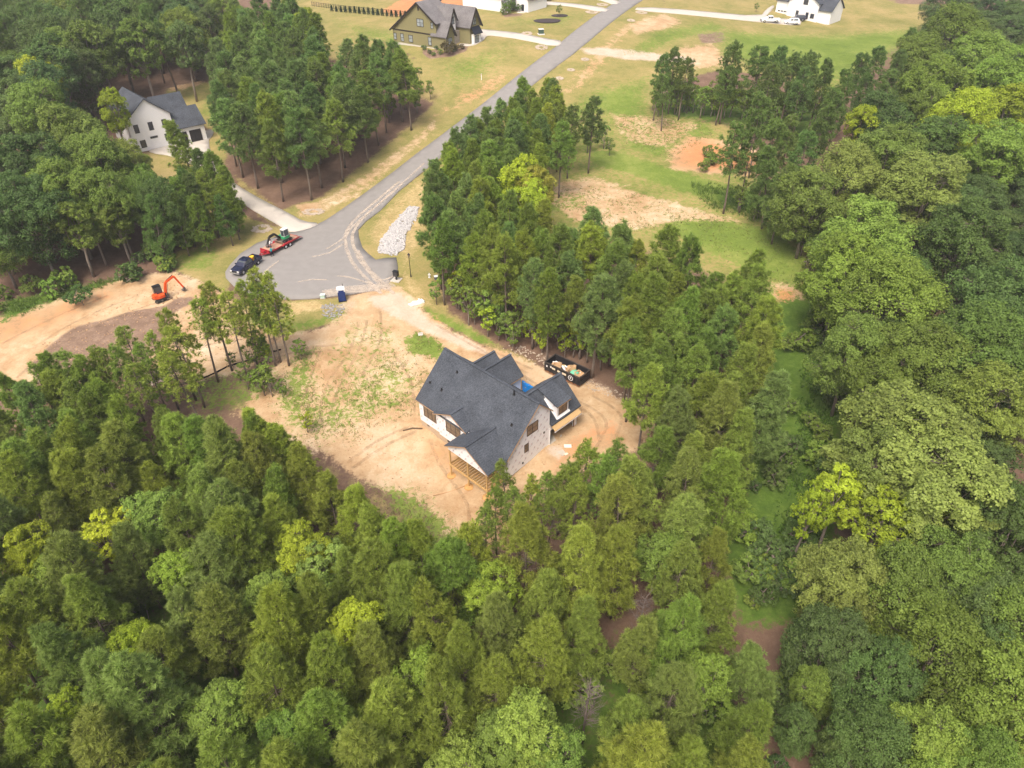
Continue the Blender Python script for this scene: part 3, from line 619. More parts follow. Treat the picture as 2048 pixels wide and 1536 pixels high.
for px, py, h in [(30,1170,11),(90,1110,10),(520,1150,10),(250,1250,10),(700,1220,10.5),(830,1330,10),(420,1380,10),(120,1400,10),(980,1150,10),(1330,1060,10),(1420,1320,10),(560,1440,10),(900,1500,10),(340,1110,10)]:
    top_at('broadleaf_tree', rd.choice(TALLB), px, py, h, rd.choice([DGL, DGY, DGL, (.26,.35,.045)]), rd, 'pale', 18)
for px, py, h in [(1175,1372,9.5),(1290,1190,9)]: top_at('dead_tree', DEADT, px, py, h, DG, rd, 'dead', 11)
# right wood, big crowns placed by hand
for px, py, h, pr, col, ws in [
  (1740,400,18,OAKS[0],DGL,1.05),(1710,470,17,OAKS[1],DGL,.9),(1800,520,17,OAKS[2],DGL,1.0),(1735,620,16,OAKS[3],DG,.85),(1860,650,16,OAKS[4],DG,1.0),(1790,700,15,OAKS[0],DG,.85),
  (1850,810,17,OAKS[1],DGO,1.25),(1930,900,17,OAKS[3],DGO,1.1),(1790,860,15,OAKS[4],DGO,.9),(1700,930,13,OPENB[0],DGY,1.05),(1790,970,13.5,OPENB[1],DGY,1.15),(1860,960,13,OPENB[0],DGY,1.05),(1640,960,12,OPENB[1],DGY,.8),
  (1720,1090,14,OAKS[0],DGO,.85),(1820,1120,13,OAKS[2],DG,.85),(1960,1080,14,OAKS[3],DG,.9),(1690,1230,12,OAKS[4],DGD,.8),(1780,1300,12,OAKS[1],DGD,.85),(1900,1240,13,OAKS[2],DG,.9),(2020,1330,13,OAKS[0],DGL,.95),(1900,1420,12,OAKS[3],DGL,.85),(1760,1450,11,OAKS[2],DGD,.8),(2000,1480,12,OAKS[4],DG,.8),(2010,1150,13,OAKS[0],DGD,.85),(2055,1190,13,OAKS[2],DG,.85),(2060,1000,15,OAKS[1],DGD,.9),(1985,1250,12,OAKS[4],DGD,.75),(1690,1480,9,OAKS[0],DGD,.6),(1655,1235,9,OAKS[2],DGD,.62),(1640,1330,9,OAKS[4],DG,.6),(1610,1420,8,OAKS[1],DGD,.55),(1860,1540,11,OAKS[1],DGL,.8),
  (1800,250,18,OAKS[4],DGO,1.1),(1700,290,17,OAKS[2],DGO,1.05),(1880,300,18,OAKS[3],DGO,1.1),(1960,400,18,OAKS[1],DGD,1.1),(2040,520,17,OAKS[0],DGD,1.0),(1980,620,16,OAKS[2],DG,1.0),(2045,740,16,OAKS[3],DG,1.0),
  (1640,330,16,OAKS[1],DGO,.95),(1745,205,15,TALLB[0],DGY,1.0),(1790,180,17,OAKS[0],DGD,.9),(1900,110,18,OAKS[1],DGL,1.1),(1980,60,18,OAKS[4],DGL,1.1),(1950,180,18,OAKS[2],DGY,1.0),(2030,230,18,OAKS[3],DGL,1.1),(2040,90,18,OAKS[0],DGL,1.1),(1920,10,18,OAKS[2],DG,1.1),(1860,60,17,OAKS[3],DG,1.0),(2040,160,18,TALLB[1],DGY,1.2),(1900,230,17,TALLB[2],DGD,1.1),(1850,170,17,OAKS[0],DG,.9)]:
    top_at('oak_tree' if pr in OAKS else 'broadleaf_tree', pr, px, py, h, col, rd, 'right_wood', 18 if pr not in OPENB else 16, ws * h / 18)
# left wood in front of the white house
for px, py, h, pr, col, ws in [
  (110,205,20,OAKS[0],DG,1.0),(30,260,20,OAKS[1],DGD,1.0),(60,150,20,OAKS[3],DG,.9),(170,270,17,OAKS[2],DG,.95),(240,270,14,OAKS[3],DGO,.8),(100,310,18,OAKS[4],DG,.95),(20,350,18,OAKS[0],DGD,.9),(200,330,16,OAKS[1],DG,.85),(300,360,13,OAKS[2],DGD,.7),(270,330,14,OAKS[0],DG,.75),(60,400,11,OAKS[3],DGD,.7),(215,395,12,TALLB[1],DG,1.0),(330,345,11,OPENB[0],DGD,.9)]:
    top_at('oak_tree' if pr in OAKS else 'broadleaf_tree', pr, px, py, h, col, rd, 'left_wood', 18 if pr not in OPENB else 16, ws * h / 18)
for px, py, h in [(355,235,15),(400,295,12),(380,350,12),(430,350,11),(340,390,11),(290,400,12),(418,305,12),(445,335,12),(452,372,10),(402,345,12),(368,335,12),(350,362,12),(385,395,10),(440,395,9)]:
    top_at('pine_tree', rd.choice(PINE_FULL), px, py, h, rd.choice([PGD, PG]), rd, 'left_wood_pines', 14)
# tall bare-stemmed pines round the upper clearing
for px, py, h in [(1320,112,14),(1352,100,14),(1372,120,13),(1335,150,12),(1465,88,17),(1450,130,13),(1530,100,17),(1560,96,17),(1590,112,17),(1622,110,17),(1650,120,17),(1545,130,16),(1605,140,16),(1478,252,16),(1510,262,15),(1550,240,16),(1590,230,16),(1560,290,15),(1620,270,15),(1580,330,14),(1530,190,16),(1640,210,16),
                  (1185,195,15),(1140,215,14),(1700,140,15),(1730,110,15),(1760,95,15),(1800,100,15),(1690,180,15),(1740,150,15),(1790,140,15),(1840,60,15)]:
    top_at('pine_tree', rd.choice(PINE_TALL if py < 280 else PINE_FULL), px, py, h, rd.choice([PGD, PGD, PGB]), rd, 'upper_pines', 16 if py < 280 else 14)
for px, py in [(395,832),(430,845),(478,828),(520,818),(560,848),(605,905),(650,942),(700,975),(745,1000),(790,1030),(840,1060),(890,1078),(935,1072),(20,740),(110,745),(180,760),(230,800),(300,820),(345,838)]:
    top_at('pine_tree', rd.choice(PINE_FULL), px, py, rd.uniform(11, 13.5), rd.choice([PG, PGY, PGY]), rd, 'foreground', 14)
for px, py in [(1062,158),(1092,160),(1030,182),(1000,200),(968,218),(940,240),(918,262),(898,288),(880,318),(872,350),(868,395),(876,440)]:
    top_at('pine_tree', rd.choice(PINE_MID), px, py, rd.uniform(14, 15.5), rd.choice([PG, PGD, PGB]), rd, 'middle', 14)
# -- stands
FORE = [(-80,1000),(-60,770),(60,760),(160,770),(260,820),(420,805),(540,835),(610,890),(700,965),(780,1020),(840,1055),(930,1080),(990,1040),(1100,1010),(1210,960),(1290,860),(1330,790),(1400,730),(1480,680),(1530,670),(1525,800),(1510,900),(1460,1000),(1430,1080),(1510,1170),(1560,1300),(1560,1640),(-80,1640)]
fill('foreground', FORE, 12.5, 3.7, pick_pine(PINE_FULL, 14, 10.5, 15.5, [(.258,.318,.058),(.240,.310,.056),(.300,.355,.058),(.225,.300,.080),(.250,.315,.058),(.275,.325,.072)]), 5, 255)
MID = [(862,330),(910,262),(985,200),(1045,160),(1112,155),(1125,240),(1095,290),(1085,420),(1200,435),(1310,470),(1400,482),(1500,500),(1540,560),(1560,650),(1480,670),(1400,720),(1320,770),(1250,620),(1180,570),(1090,545),(1000,505),(930,470),(880,430),(862,360)]
fill('middle', MID, 14.5, 3.9, pick_pine(PINE_MID, 14, 13, 16, [PG, PGB, PGY, PG]), 6, 85)
UPL = [(425,100),(450,30),(480,-10),(590,-10),(640,60),(700,85),(760,80),(845,115),(850,112),(800,128),(730,162),(690,192),(640,222),(590,238),(540,250),(470,215),(430,190)]
fill('upper_left', UPL, 16, 4.9, pick_pine(PINE_MID, 14, 15, 18, [PGB, PG, PGB, (.205,.300,.090)], 1.32), 7, 70)
FARL = [(-90,60),(-60,-60),(430,-60),(425,20),(415,85),(340,105),(250,115),(150,140),(60,150),(-60,170)]
def far_left(rnd, x, y):
    if rnd.random() < .25: return 'pine_tree', rnd.choice(PINE_TALL), rnd.uniform(19, 23), PGD, 16, None
    h = rnd.uniform(17, 22); return 'oak_tree', rnd.choice(OAKS + TALLB), h, rnd.choice([DGD, DGD, DGD, DG, (.11,.185,.06)]), 18, h / 18 * .95
wh_ = gp(330,270)
fill('far_left', FARL, 19, 6.6, far_left, 8, 80, lambda x, y: (x - wh_[0]) ** 2 + (y - wh_[1] - 3) ** 2 < 17 ** 2)
LEFTW = [(-60,430),(-60,300),(60,290),(180,330),(300,385),(300,395),(200,395),(100,405)]
fill('left_wood', LEFTW, 13, 5.5, lambda rnd, x, y: ('oak_tree', rnd.choice(OAKS), 13, rnd.choice([DG, DGD]), 18, .78), 9, 20)
RIGHTW = [(1680,300),(1760,210),(1850,100),(1900,-20),(2100,-20),(2100,1500),(1680,1500),(1720,1200),(1760,900),(1740,700),(1690,520),(1670,430)]
fill('right_wood', RIGHTW, 12, 6.0, lambda rnd, x, y: ('oak_tree', rnd.choice(OAKS), rnd.uniform(9, 13), rnd.choice([DGD, DGD, (.09,.145,.045)]), 18, .75), 10, 70)  # gap trees: shadow between the big crowns put into darker leaf colours
# -- saplings and shrubs under the wood edges
def edge_row(kind, protos, line, n, h0, h1, hb, cols, seed, zone, jit=1.6):
    rnd = random.Random(seed); P = [gp(*p)[:2] for p in line]
    for k in range(n):
        t = rnd.random() * (len(P) - 1); i = min(int(t), len(P) - 2); q = P[i] + (P[i+1] - P[i]) * (t - i)
        x, y = q[0] + rnd.gauss(0, jit), q[1] + rnd.gauss(0, jit) + .8; plant(kind, rnd.choice(protos), x, y, rnd.uniform(h0, h1), rnd.choice(cols), rnd, zone, hb)
edge_row('sapling', SAPL, [(890,600),(950,640),(1020,690),(1090,705),(1180,715),(1260,755),(1320,790)], 46, 3.5, 7.5, 6, [DGL, DGY, DG, DGL], 21, 'drive_saplings')
edge_row('sapling', SAPL, [(1290,230),(1350,225),(1430,240),(1500,245),(1560,270),(1640,240),(1500,210),(1420,215)], 40, 4.5, 9, 6, [DG, DGL, DGO, DGL], 22, 'clearing_saplings')
edge_row('sapling', SAPL, [(1070,290),(1130,310),(1190,310)], 12, 4, 7, 6, [DGL, DG], 23, 'island_saplings', 2)
edge_row('sapling', SAPL, [(1480,430),(1540,450),(1600,500),(1640,600)], 14, 3.5, 7, 6, [DGD, DG], 24, 'lane_saplings', 2)
edge_row('sapling', SAPL, [(300,880),(420,800),(500,760),(560,700),(520,760),(600,880)], 16, 2.5, 5, 6, [DGL, DG, DGY], 25, 'fence_saplings', 2.2)
edge_row('shrub', SHRUB, [(0,600),(100,590),(200,560),(290,540),(330,510),(380,480)], 26, 1.5, 3.5, 2.2, [DG, DGD, DGL], 26, 'left_shrubs', 2.5)
edge_row('shrub', SHRUB, [(1640,640),(1680,720),(1680,900),(1660,1050),(1650,1200),(1560,1190),(1500,1130),(1560,1000),(1590,800),(1600,700)], 60, 1.2, 3.4, 2.2, [DG, DGL, DGD], 27, 'lane_shrubs', 2.0)
edge_row('shrub', SHRUB, [(600,1090),(560,1010),(450,1000),(300,960),(680,1060),(760,1100),(900,1250),(1100,1350),(1300,1300),(1450,1400),(1200,1500),(800,1400),(500,1300),(200,1300)], 60, 2, 4.5, 2.2, [DGL, DG], 28, 'fore_shrubs', 2.0)
edge_row('shrub', SHRUB, [(1560,1400),(1600,1480),(1640,1400),(1620,1330),(1590,1530)], 16, 1.5, 3.2, 2.2, [DGD, DG], 31, 'corner_shrubs', 1.8)
edge_row('sapling', SAPL, [(640,300),(720,270),(800,220),(850,190)], 16, 4, 8, 6, [DG, PGB, DGL], 29, 'upper_left_saplings', 2)
edge_row('shrub', SHRUB, [(1410,320),(1425,335),(1400,345)], 5, 1.4, 2.4, 2.2, [DG], 30, 'clay_shrubs', 1.0)

# ------------------------------------------------------------------ the house under construction
def shingle_mat(name, a, b_):
    m = bpy.data.materials.new(name); m.use_nodes = True; t = m.node_tree; N = t.nodes; L = t.links; b = N['Principled BSDF']
    tc = N.new('ShaderNodeTexCoord'); no = N.new('ShaderNodeTexNoise'); no.inputs['Scale'].default_value = 5.5; no.inputs['Detail'].default_value = 5; no.inputs['Roughness'].default_value = .75
    L.new(tc.outputs['Object'], no.inputs['Vector']); n2 = N.new('ShaderNodeTexNoise'); n2.inputs['Scale'].default_value = .5; n2.inputs['Detail'].default_value = 2; L.new(tc.outputs['Object'], n2.inputs['Vector'])
    sp = N.new('ShaderNodeSeparateXYZ'); L.new(tc.outputs['Object'], sp.inputs[0])
    wv = N.new('ShaderNodeMath'); wv.operation = 'MULTIPLY'; wv.inputs[1].default_value = 2 * math.pi / .13; L.new(sp.outputs[2], wv.inputs[0])
    sn = N.new('ShaderNodeMath'); sn.operation = 'SINE'; L.new(wv.outputs[0], sn.inputs[0])
    ad = N.new('ShaderNodeMath'); ad.operation = 'MULTIPLY_ADD'; ad.inputs[1].default_value = .03; L.new(sn.outputs[0], ad.inputs[0]); L.new(no.outputs['Fac'], ad.inputs[2])
    a2 = N.new('ShaderNodeMath'); a2.operation = 'MULTIPLY_ADD'; a2.inputs[1].default_value = .35; L.new(n2.outputs['Fac'], a2.inputs[0]); L.new(ad.outputs[0], a2.inputs[2])
    r = N.new('ShaderNodeValToRGB'); r.color_ramp.elements[0].position = .48; r.color_ramp.elements[0].color = (*a, 1); r.color_ramp.elements[1].position = .86; r.color_ramp.elements[1].color = (*b_, 1)
    L.new(a2.outputs[0], r.inputs[0]); L.new(r.outputs[0], b.inputs['Base Color']); b.inputs['Roughness'].default_value = .9
    bp = N.new('ShaderNodeBump'); bp.inputs['Strength'].default_value = .5; bp.inputs['Distance'].default_value = .04; L.new(ad.outputs[0], bp.inputs['Height']); L.new(bp.outputs[0], b.inputs['Normal'])
    return m
m_roof = shingle_mat('slate_shingles', (.020, .025, .034), (.085, .098, .122))
m_wrap = mat('house_wrap', (.84, .83, .85), .6, .07, 1.5); m_red = mat('print_red', (.58, .38, .40), .7, .2); m_gry = mat('print_grey', (.60, .60, .65), .7, .2)
m_wood = mat('fresh_timber', (.56, .36, .15), .8, .18, 4); m_tan = mat('sheathing', (.62, .42, .20), .8, .12, 3); m_found = mat('block_foundation', (.50, .38, .27), .9, .2, 4, bump=.2)
m_frame = mat('bronze_frame', (.045, .03, .024), .4, .1); m_pane = mat('window_glass', (.18, .13, .09), .12, .6, 1.6, spec=.6); m_black = mat('black_plastic', (.018, .018, .02), .5, .1)  # window_glass: brown interior and pale reflections painted as mottling in the pane colour
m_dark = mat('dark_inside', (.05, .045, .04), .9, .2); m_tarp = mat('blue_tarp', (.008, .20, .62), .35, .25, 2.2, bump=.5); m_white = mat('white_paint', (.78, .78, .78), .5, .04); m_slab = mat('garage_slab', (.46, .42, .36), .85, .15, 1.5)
def window(parent, o, u, n, wd, ht, cols, rows=2, frame=m_frame, pane=m_pane, name='window', t=.06):
    o, u, n = Vector(o), Vector(u).normalized(), Vector(n).normalized(); z = Vector((0, 0, 1)); mb = MB()
    def slab(x0, x1, z0, z1, d0, d1, B): return B.prism([o + u*x0 + z*z0 + n*d0, o + u*x1 + z*z0 + n*d0, o + u*x1 + z*z1 + n*d0, o + u*x0 + z*z1 + n*d0], n * (d1 - d0))
    slab(0, t, 0, ht, -.02, .05, mb); slab(wd - t, wd, 0, ht, -.02, .05, mb); slab(t, wd - t, 0, t, -.02, .05, mb); slab(t, wd - t, ht - t, ht, -.02, .05, mb)
    cw = (wd - t) / cols
    for c in range(1, cols): slab(c*cw, c*cw + t, t, ht - t, -.02, .048, mb)
    for r in range(1, rows): slab(t, wd - t, ht*r/rows - t*.35, ht*r/rows + t*.35, -.02, .035, mb)
    w_ = mb.build(name, frame, parent)
    for c in range(cols):
        for r in range(rows):
            slab(c*cw + t, (c+1)*cw, (ht - t)*r/rows + t*.5, (ht - t)*(r+1)/rows + t*.2, .0, .015, MB()).build('pane', pane, w_)
    return w_
def marks(parent, o, u, n, wd, zf, step=1.08, seed=1):
    """printed emblem and text repeated over the wrap; zf(x) gives the lowest and highest z at x"""
    rn = random.Random(seed); o, u, n = Vector(o), Vector(u).normalized(), Vector(n).normalized(); z = Vector((0, 0, 1)); A, B = MB(), MB(); row = 0; zz = 0.0
    while zz < 10:
        x = .3 + (row % 2) * step * .55
        while x < wd - .3:
            lo, hi = zf(x)
            if lo + .25 < zz < hi - .35:
                c = o + u*x + z*(zz + rn.uniform(-.1, .1)) + n*.006
                A.add([c - u*.10, c + u*.12, c + u*.05 + z*.26], [(0, 1, 2)])
                B.add([c - u*.26 - z*.22, c + u*.24 - z*.02, c + u*.24 + z*.05, c - u*.26 - z*.13], [(0, 1, 2, 3)]); B.add([c - u*.03 - z*.02, c + u*.07, c + u*.20 + z*.22, c + u*.12 + z*.24], [(0, 1, 2, 3)])
            x += step
        zz += .72; row += 1
    if A.v: A.build('red_print', m_red, parent); B.build('grey_print', m_gry, parent)
PHI = R(-44.727); HB = (-8.627, 75.512, -4.5)
house = thing('unfinished_house', 'unfinished house in white printed wrap with dark shingle roof on bare sand', 'house', HB, PHI)
def slabp(poly, th=.2): return MB().prism(poly, (0, 0, -th))
K = .978
def rf(b): return 9.5 - K * abs(b)
for nm, poly in (('roof', [(0,-5.39,rf(5.39)),(16.57,-5.39,rf(5.39)),(16.57,0,9.5),(0,0,9.5)]),
                 ('roof', [(0,0,9.5),(16.57,0,9.5),(16.57,2.45,rf(2.45)),(13.2,2.45,rf(2.45)),(13.2,5.39,rf(5.39)),(0,5.39,rf(5.39))]),
                 ('garage_roof', [(13.05,1.3,8.03),(13.05,7.85,8.03),(16.5,7.85,4.72),(16.5,2.27,4.72),(15.6,2.27,5.585),(15.6,1.3,5.585)]),
                 ('garage_roof', [(13.05,1.3,8.03),(13.05,7.85,8.03),(9.65,7.85,4.75),(9.65,3.6,4.75)]),
                 ('wing_roof', [(2.95,1.8,7.4),(2.95,6.1,7.4),(5.2,6.1,5.2),(5.2,4.1,5.2)]), ('wing_roof', [(2.95,1.8,7.4),(2.95,6.1,7.4),(.65,6.1,5.15),(.65,4.2,5.15)]),
                 ('wing_roof', [(5.05,1.8,7.42),(5.05,7.0,7.42),(7.4,7.0,5.12),(7.4,4.2,5.12)]), ('wing_roof', [(5.05,1.8,7.42),(5.05,7.0,7.42),(2.75,7.0,5.17),(2.75,4.2,5.17)]),
                 ('porch_roof', [(12.85,-8.5,6.03),(12.85,-3.4,6.03),(9.1,-5.5,3.97),(9.1,-8.5,3.97)]), ('porch_roof', [(12.85,-8.5,6.03),(12.85,-3.4,6.03),(16.52,-5.5,4.01),(16.52,-8.5,4.01)]),
                 ('gable_roof', [(7.2,-5.72,5.95),(7.2,-3.5,5.95),(3.75,-5.3,4.25),(3.75,-5.72,4.25)]), ('gable_roof', [(7.2,-5.72,5.95),(7.2,-3.5,5.95),(9.9,-5.0,4.62),(9.9,-5.72,4.62)]),
                 ('dormer_roof', [(13.0,3.4,8.10),(13.0,5.95,8.10),(16.42,5.95,6.9),(16.42,3.4,6.9)])):
    slabp(poly, .17).build(nm, m_roof, house)
for p0, p1 in (((0,0,9.52),(16.57,0,9.52)),((13.05,1.4,8.05),(13.05,7.85,8.05)),((2.95,2,7.42),(2.95,6.1,7.42)),((5.05,2,7.44),(5.05,7,7.44)),((12.85,-8.5,6.05),(12.85,-3.5,6.05)),((7.2,-5.72,5.97),(7.2,-3.55,5.97))):
    MB().bar(p0, p1, .34, .07).build('ridge_cap', m_roof, house)
for p0, p1 in (((16.6,-5.4,4.06),(16.6,0,9.34)),((16.6,0,9.34),(16.6,2.45,6.95)),((9.1,-8.52,3.84),(12.85,-8.52,5.9)),((12.85,-8.52,5.9),(16.5,-8.52,3.88)),((3.75,-5.74,4.12),(7.2,-5.74,5.82)),((7.2,-5.74,5.82),(9.9,-5.74,4.5)),((16.42,3.4,6.76),(16.42,5.95,6.76)),((0,-5.41,4.1),(3.7,-5.41,4.1)),((7.42,4.2,4.98),(7.42,7.0,4.98))):
    MB().bar(p0, p1, .04, .10).build('fascia_board', mat('fascia_wood', (.42,.27,.16), .8), house)
# walls
wl = MB().prism([(.3,-5.1,.85),(16.27,-5.1,.85),(16.27,-5.1,4.45),(.3,-5.1,4.45)], (0,.2,0)).build('wall', m_wrap, house); marks(wl, (.3,-5.1,0), (1,0,0), (0,-1,0), 16, lambda x: (.85, 4.3), seed=2)
wg = MB().prism([(4.3,-5.3,.85),(10.2,-5.3,.85),(10.2,-5.3,4.3),(7.2,-5.3,5.75),(4.3,-5.3,4.33)], (0,.19,0)).build('wall', m_wrap, house); marks(wg, (4.3,-5.3,0), (1,0,0), (0,-1,0), 5.9, lambda x: (.85, 4.3 + 1.4 * (1 - abs(x - 2.9) / 2.9)), seed=3)
MB().prism([(.3,-4.9,.85),(.3,5.1,.85),(.3,5.1,4.3),(.3,0,9.2),(.3,-4.9,4.5)], (.2,0,0)).build('wall', m_wrap, house)
wr = MB().prism([(16.27,-5.1,.85),(16.27,2.2,1.5),(16.27,2.2,7.1),(16.27,0,9.28),(16.27,-5.1,4.32)], (-.2,0,0)).build('wall', m_wrap, house)
marks(wr, (16.27,-5.1,0), (0,1,0), (1,0,0), 7.3, lambda x: (1.0 + .08*x, min(4.3 + K*x, 9.3 - K*max(0, x-5.1)) - .1), seed=4)
MB().box(.3, 13, 5.0, 5.2, .9, 4.3).build('wall', m_wrap, house); MB().prism([(.9,5.9,.9),(5.0,5.9,.9),(5.0,5.9,5.2),(2.95,5.9,7.2),(.9,5.9,5.2)], (0,-.2,0)).build('wall', m_wrap, house)
MB().prism([(3.0,6.75,.9),(7.1,6.75,.9),(7.1,6.75,5.2),(5.05,6.75,7.2),(3.0,6.75,5.2)], (0,-.2,0)).build('wall', m_wrap, house); MB().box(6.9, 7.1, 4.9, 6.55, .9, 5.15).build('wall', m_wrap, house)
pg = MB().prism([(9.4,-8.15,3.3),(16.15,-8.15,3.3),(16.15,-8.15,3.95),(12.85,-8.15,5.8),(9.4,-8.15,3.95)], (0,.15,0)).build('porch_gable', m_wrap, house); marks(pg, (9.4,-8.15,0), (1,0,0), (0,-1,0), 6.7, lambda x: (3.2, 4 + 1.8 * (1 - abs(x - 3.4) / 3.4)), seed=5)
MB().box(15.95, 16.1, -7.98, -5.1, 3.3, 3.95).build('porch_beam', m_wrap, house)
# garage
MB().box(16.05, 16.25, 6.85, 7.45, 1.5, 3.74).build('wall', m_wrap, house); MB().box(16.05, 16.25, 2.2, 7.45, 3.74, 4.75).build('garage_header', m_wrap, house)
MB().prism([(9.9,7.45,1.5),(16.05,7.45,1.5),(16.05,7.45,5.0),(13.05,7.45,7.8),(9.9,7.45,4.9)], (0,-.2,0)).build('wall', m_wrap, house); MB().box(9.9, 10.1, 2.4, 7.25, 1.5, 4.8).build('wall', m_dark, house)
MB().box(10.1, 16.4, 2.3, 7.25, 1.2, 1.66).build('garage_floor', m_slab, house); MB().box(10.1, 16.04, 2.21, 2.29, 1.66, 4.6).build('inner_wall', m_tan, house)
for k in range(12): MB().box(10.4 + k*.48, 10.45 + k*.48, 2.3, 2.40, 1.67, 4.5).build('stud', m_wood, house)
MB().prism([(16.42,2.45,4.50),(17.0,2.45,4.06),(17.0,7.4,4.06),(16.42,7.4,4.50)], (0,0,-.09)).build('pent_deck', mat('plywood', (.52,.35,.17), .7, .1, 2), house)
for k in range(5): MB().bar((16.26,2.7+k*1.12,4.1),(16.96,2.7+k*1.12,3.93),.05,.12).build('bracket', m_wood, house)
MB().bar((16.98,2.4,3.9),(16.98,7.45,3.9),.05,.16).build('fascia_board', m_wrap, house)
MB().box(16.26, 16.36, 2.2, 2.3, 1.5, 4.2).build('corner_trim', m_white, house); MB().box(16.26, 16.36, 6.75, 6.85, 1.66, 3.74).build('door_jamb', mat('jamb_wood', (.25,.13,.07), .8), house)
# dormer
dw = MB().box(16.0, 16.15, 3.65, 5.75, 4.95, 6.85).build('dormer_wall', m_wrap, house)
for bb in (3.65, 5.60):
    dw = MB().prism([(13.3,bb,7.85),(16.0,bb,6.88),(16.0,bb,5.12)], (0,.15,0)).build('dormer_wall', m_wrap, house)
    if bb < 4: marks(dw, (13.3,bb,0), (1,0,0), (0,-1,0), 2.7, lambda x: (7.85 - 1.01*x, 7.85 - .36*x + .2), .8, 6)
MB().bar((14.2,3.55,6.98),(16.35,3.55,4.92),.30,.03).build('flashing', m_white, house); MB().bar((16.28,3.5,4.99),(16.28,5.9,4.99),.32,.03,(1,0,1)).build('flashing', m_white, house)
window(house, (16.15,3.95,5.2), (0,1,0), (1,0,0), 1.55, 1.35, 2)
# windows
window(house, (1.2,-5.1,2.05), (1,0,0), (0,-1,0), 2.42, 1.78, 3); window(house, (5.75,-5.3,2.35), (1,0,0), (0,-1,0), 2.7, 1.95, 3, 3)
window(house, (16.27,-1.80,5.42), (0,1,0), (1,0,0), 1.9, 1.5, 2); window(house, (16.27,-2.22,3.1), (0,1,0), (1,0,0), .72, 1.25, 2)
# foundation, vents, tarp
MB().box(.34, 16.2, -5.06, -4.8, -2.2, .85).build('foundation', m_found, house); MB().prism([(16.2,-4.8,-2.2),(16.2,2.2,-2.2),(16.2,2.2,1.5),(16.2,-4.8,.88)], (-.2,0,0)).build('foundation', m_found, house)
MB().box(.34, .54, -4.8, 5.1, -2.2, .85).build('foundation', m_found, house); MB().box(7.3, 9.8, 5.3, 6.9, -2, 1.5).build('stoop', m_slab, house)
for k in (1.6, 4.0, 5.8): MB().box(k, k+.4, -5.09 - .26 * (k > 4.2), -5.05 - .2 * (k > 4.2), .55, .75).build('crawl_vent', m_black, house)
for k, zz in ((-3.4,.72),(-2.0,.86),(-.4,1.0),(.9,1.15)): MB().box(16.2, 16.24, k, k+.42, zz-.14, zz+.05).build('crawl_vent', m_black, house)
for k, zz in ((-2.6,1.6),(1.1,4.1)): MB().box(16.27, 16.34, k, k+.2, zz, zz+.24).build('wall_box', m_black, house)
def on_roof(px, py):
    c, s_ = math.cos(PHI), math.sin(PHI); z = 5.0
    for _ in range(60):
        x, y = at_z(px, py, z - 4.5); dx, dy = x - HB[0], y - HB[1]; a = c*dx + s_*dy; b = -s_*dx + c*dy; z = .6*z + .4*(9.5 + K*b)
    return a, b, z
for px, py, h_ in ((1028,789,.62),(883,781,.42),(914,745,.30),(1023,851,.34),(860,765,.2)):
    a, b, z = on_roof(px, py); v_ = MB().tube([(a,b,z-.15),(a,b,z+h_)], .075, 8).build('vent_pipe', m_black, house); MB().cbox((a,b,z+.03), (.34,.34,.04), 0, 0, math.atan(K)).build('flashing', m_black, v_)
tg = MB(); nU, nV = 9, 6
for i in range(nU+1):
    for j in range(nV+1): tg.v.append((7.14 + 2.72*i/nU, 6.98 + .05*math.sin(i*2.1+j) , 1.5 + 2.75*j/nV + .04*math.sin(i*1.7)))
for i in range(nU):
    for j in range(nV): k = i*(nV+1)+j; tg.f.append((k, k+nV+1, k+nV+2, k+1))
tp = tg.build('blue_tarp', m_tarp, house, True); sol = tp.modifiers.new('thick', 'SOLIDIFY'); sol.thickness = .01
for k in range(4): MB().box(7.14, 9.86, 6.99, 7.06, 1.9+k*.7, 1.98+k*.7).build('batten', m_wood, house)
# porch frame
def hw(a, b): c, s_ = math.cos(PHI), math.sin(PHI); return HB[0] + c*a - s_*b, HB[1] + s_*a + c*b
for a, b in ((9.5,-8.05),(12.65,-8.05),(15.85,-8.05),(15.85,-6.5)):
    g = ground_h(*hw(a, b)) - HB[2]; MB().box(a-.08, a+.08, b-.08, b+.08, g-.1, 3.3).build('post', m_wood, house)
MB().box(9.42, 15.93, -8.20, -8.13, .72, 1.02).build('band_joist', m_wood, house); MB().box(15.93, 16.0, -8.13, -5.1, .72, 1.02).build('band_joist', m_wood, house); MB().box(9.35, 9.42, -8.13, -5.1, .72, 1.02).build('band_joist', m_wood, house); MB().box(9.42, 15.93, -7.97, -7.90, .40, .68).build('band_joist', m_wood, house)
jm_ = MB().box(-.025, .025, -8.13, -5.36, .75, 1.0).mesh('joist', m_wood)
for k in range(16): o = link('joist', jm_, house); o.location = (9.72 + k*.405, 0, 0)
MB().box(9.5, 15.9, -5.36, -5.31, .72, 1.02).build('ledger', m_wood, house)
m_dirt = mat('orange_dirt', (.52, .29, .11), .95, .2, 3, bump=.4)
for i, (a, b) in enumerate(((9.5,-8.05),(12.65,-8.05),(15.85,-8.05))):
    x, y = hw(a, b); o = MB().blob((0,0,0), (.62,.62,.22), 14, 6, .08, random.Random(i)).build('dirt_mound', m_dirt, None, True); o.location = (x, y, ground_h(x, y)); tag(o, 'orange dirt heaped round the foot of the %s porch post' % ('far left','middle','corner')[i], 'dirt mound', 'dirt mounds under porch posts')
P = [gp(*p) for p in ((866,992),(900,984),(934,971))]; o = MB().tube([(p[0], p[1], p[2]+.08) for p in P], .06, 7).build('drain_pipe', mat('pipe_tan', (.50,.30,.16), .6), None, True); tag(o, 'long tan pipe lying on the sand below the porch', 'pipe')
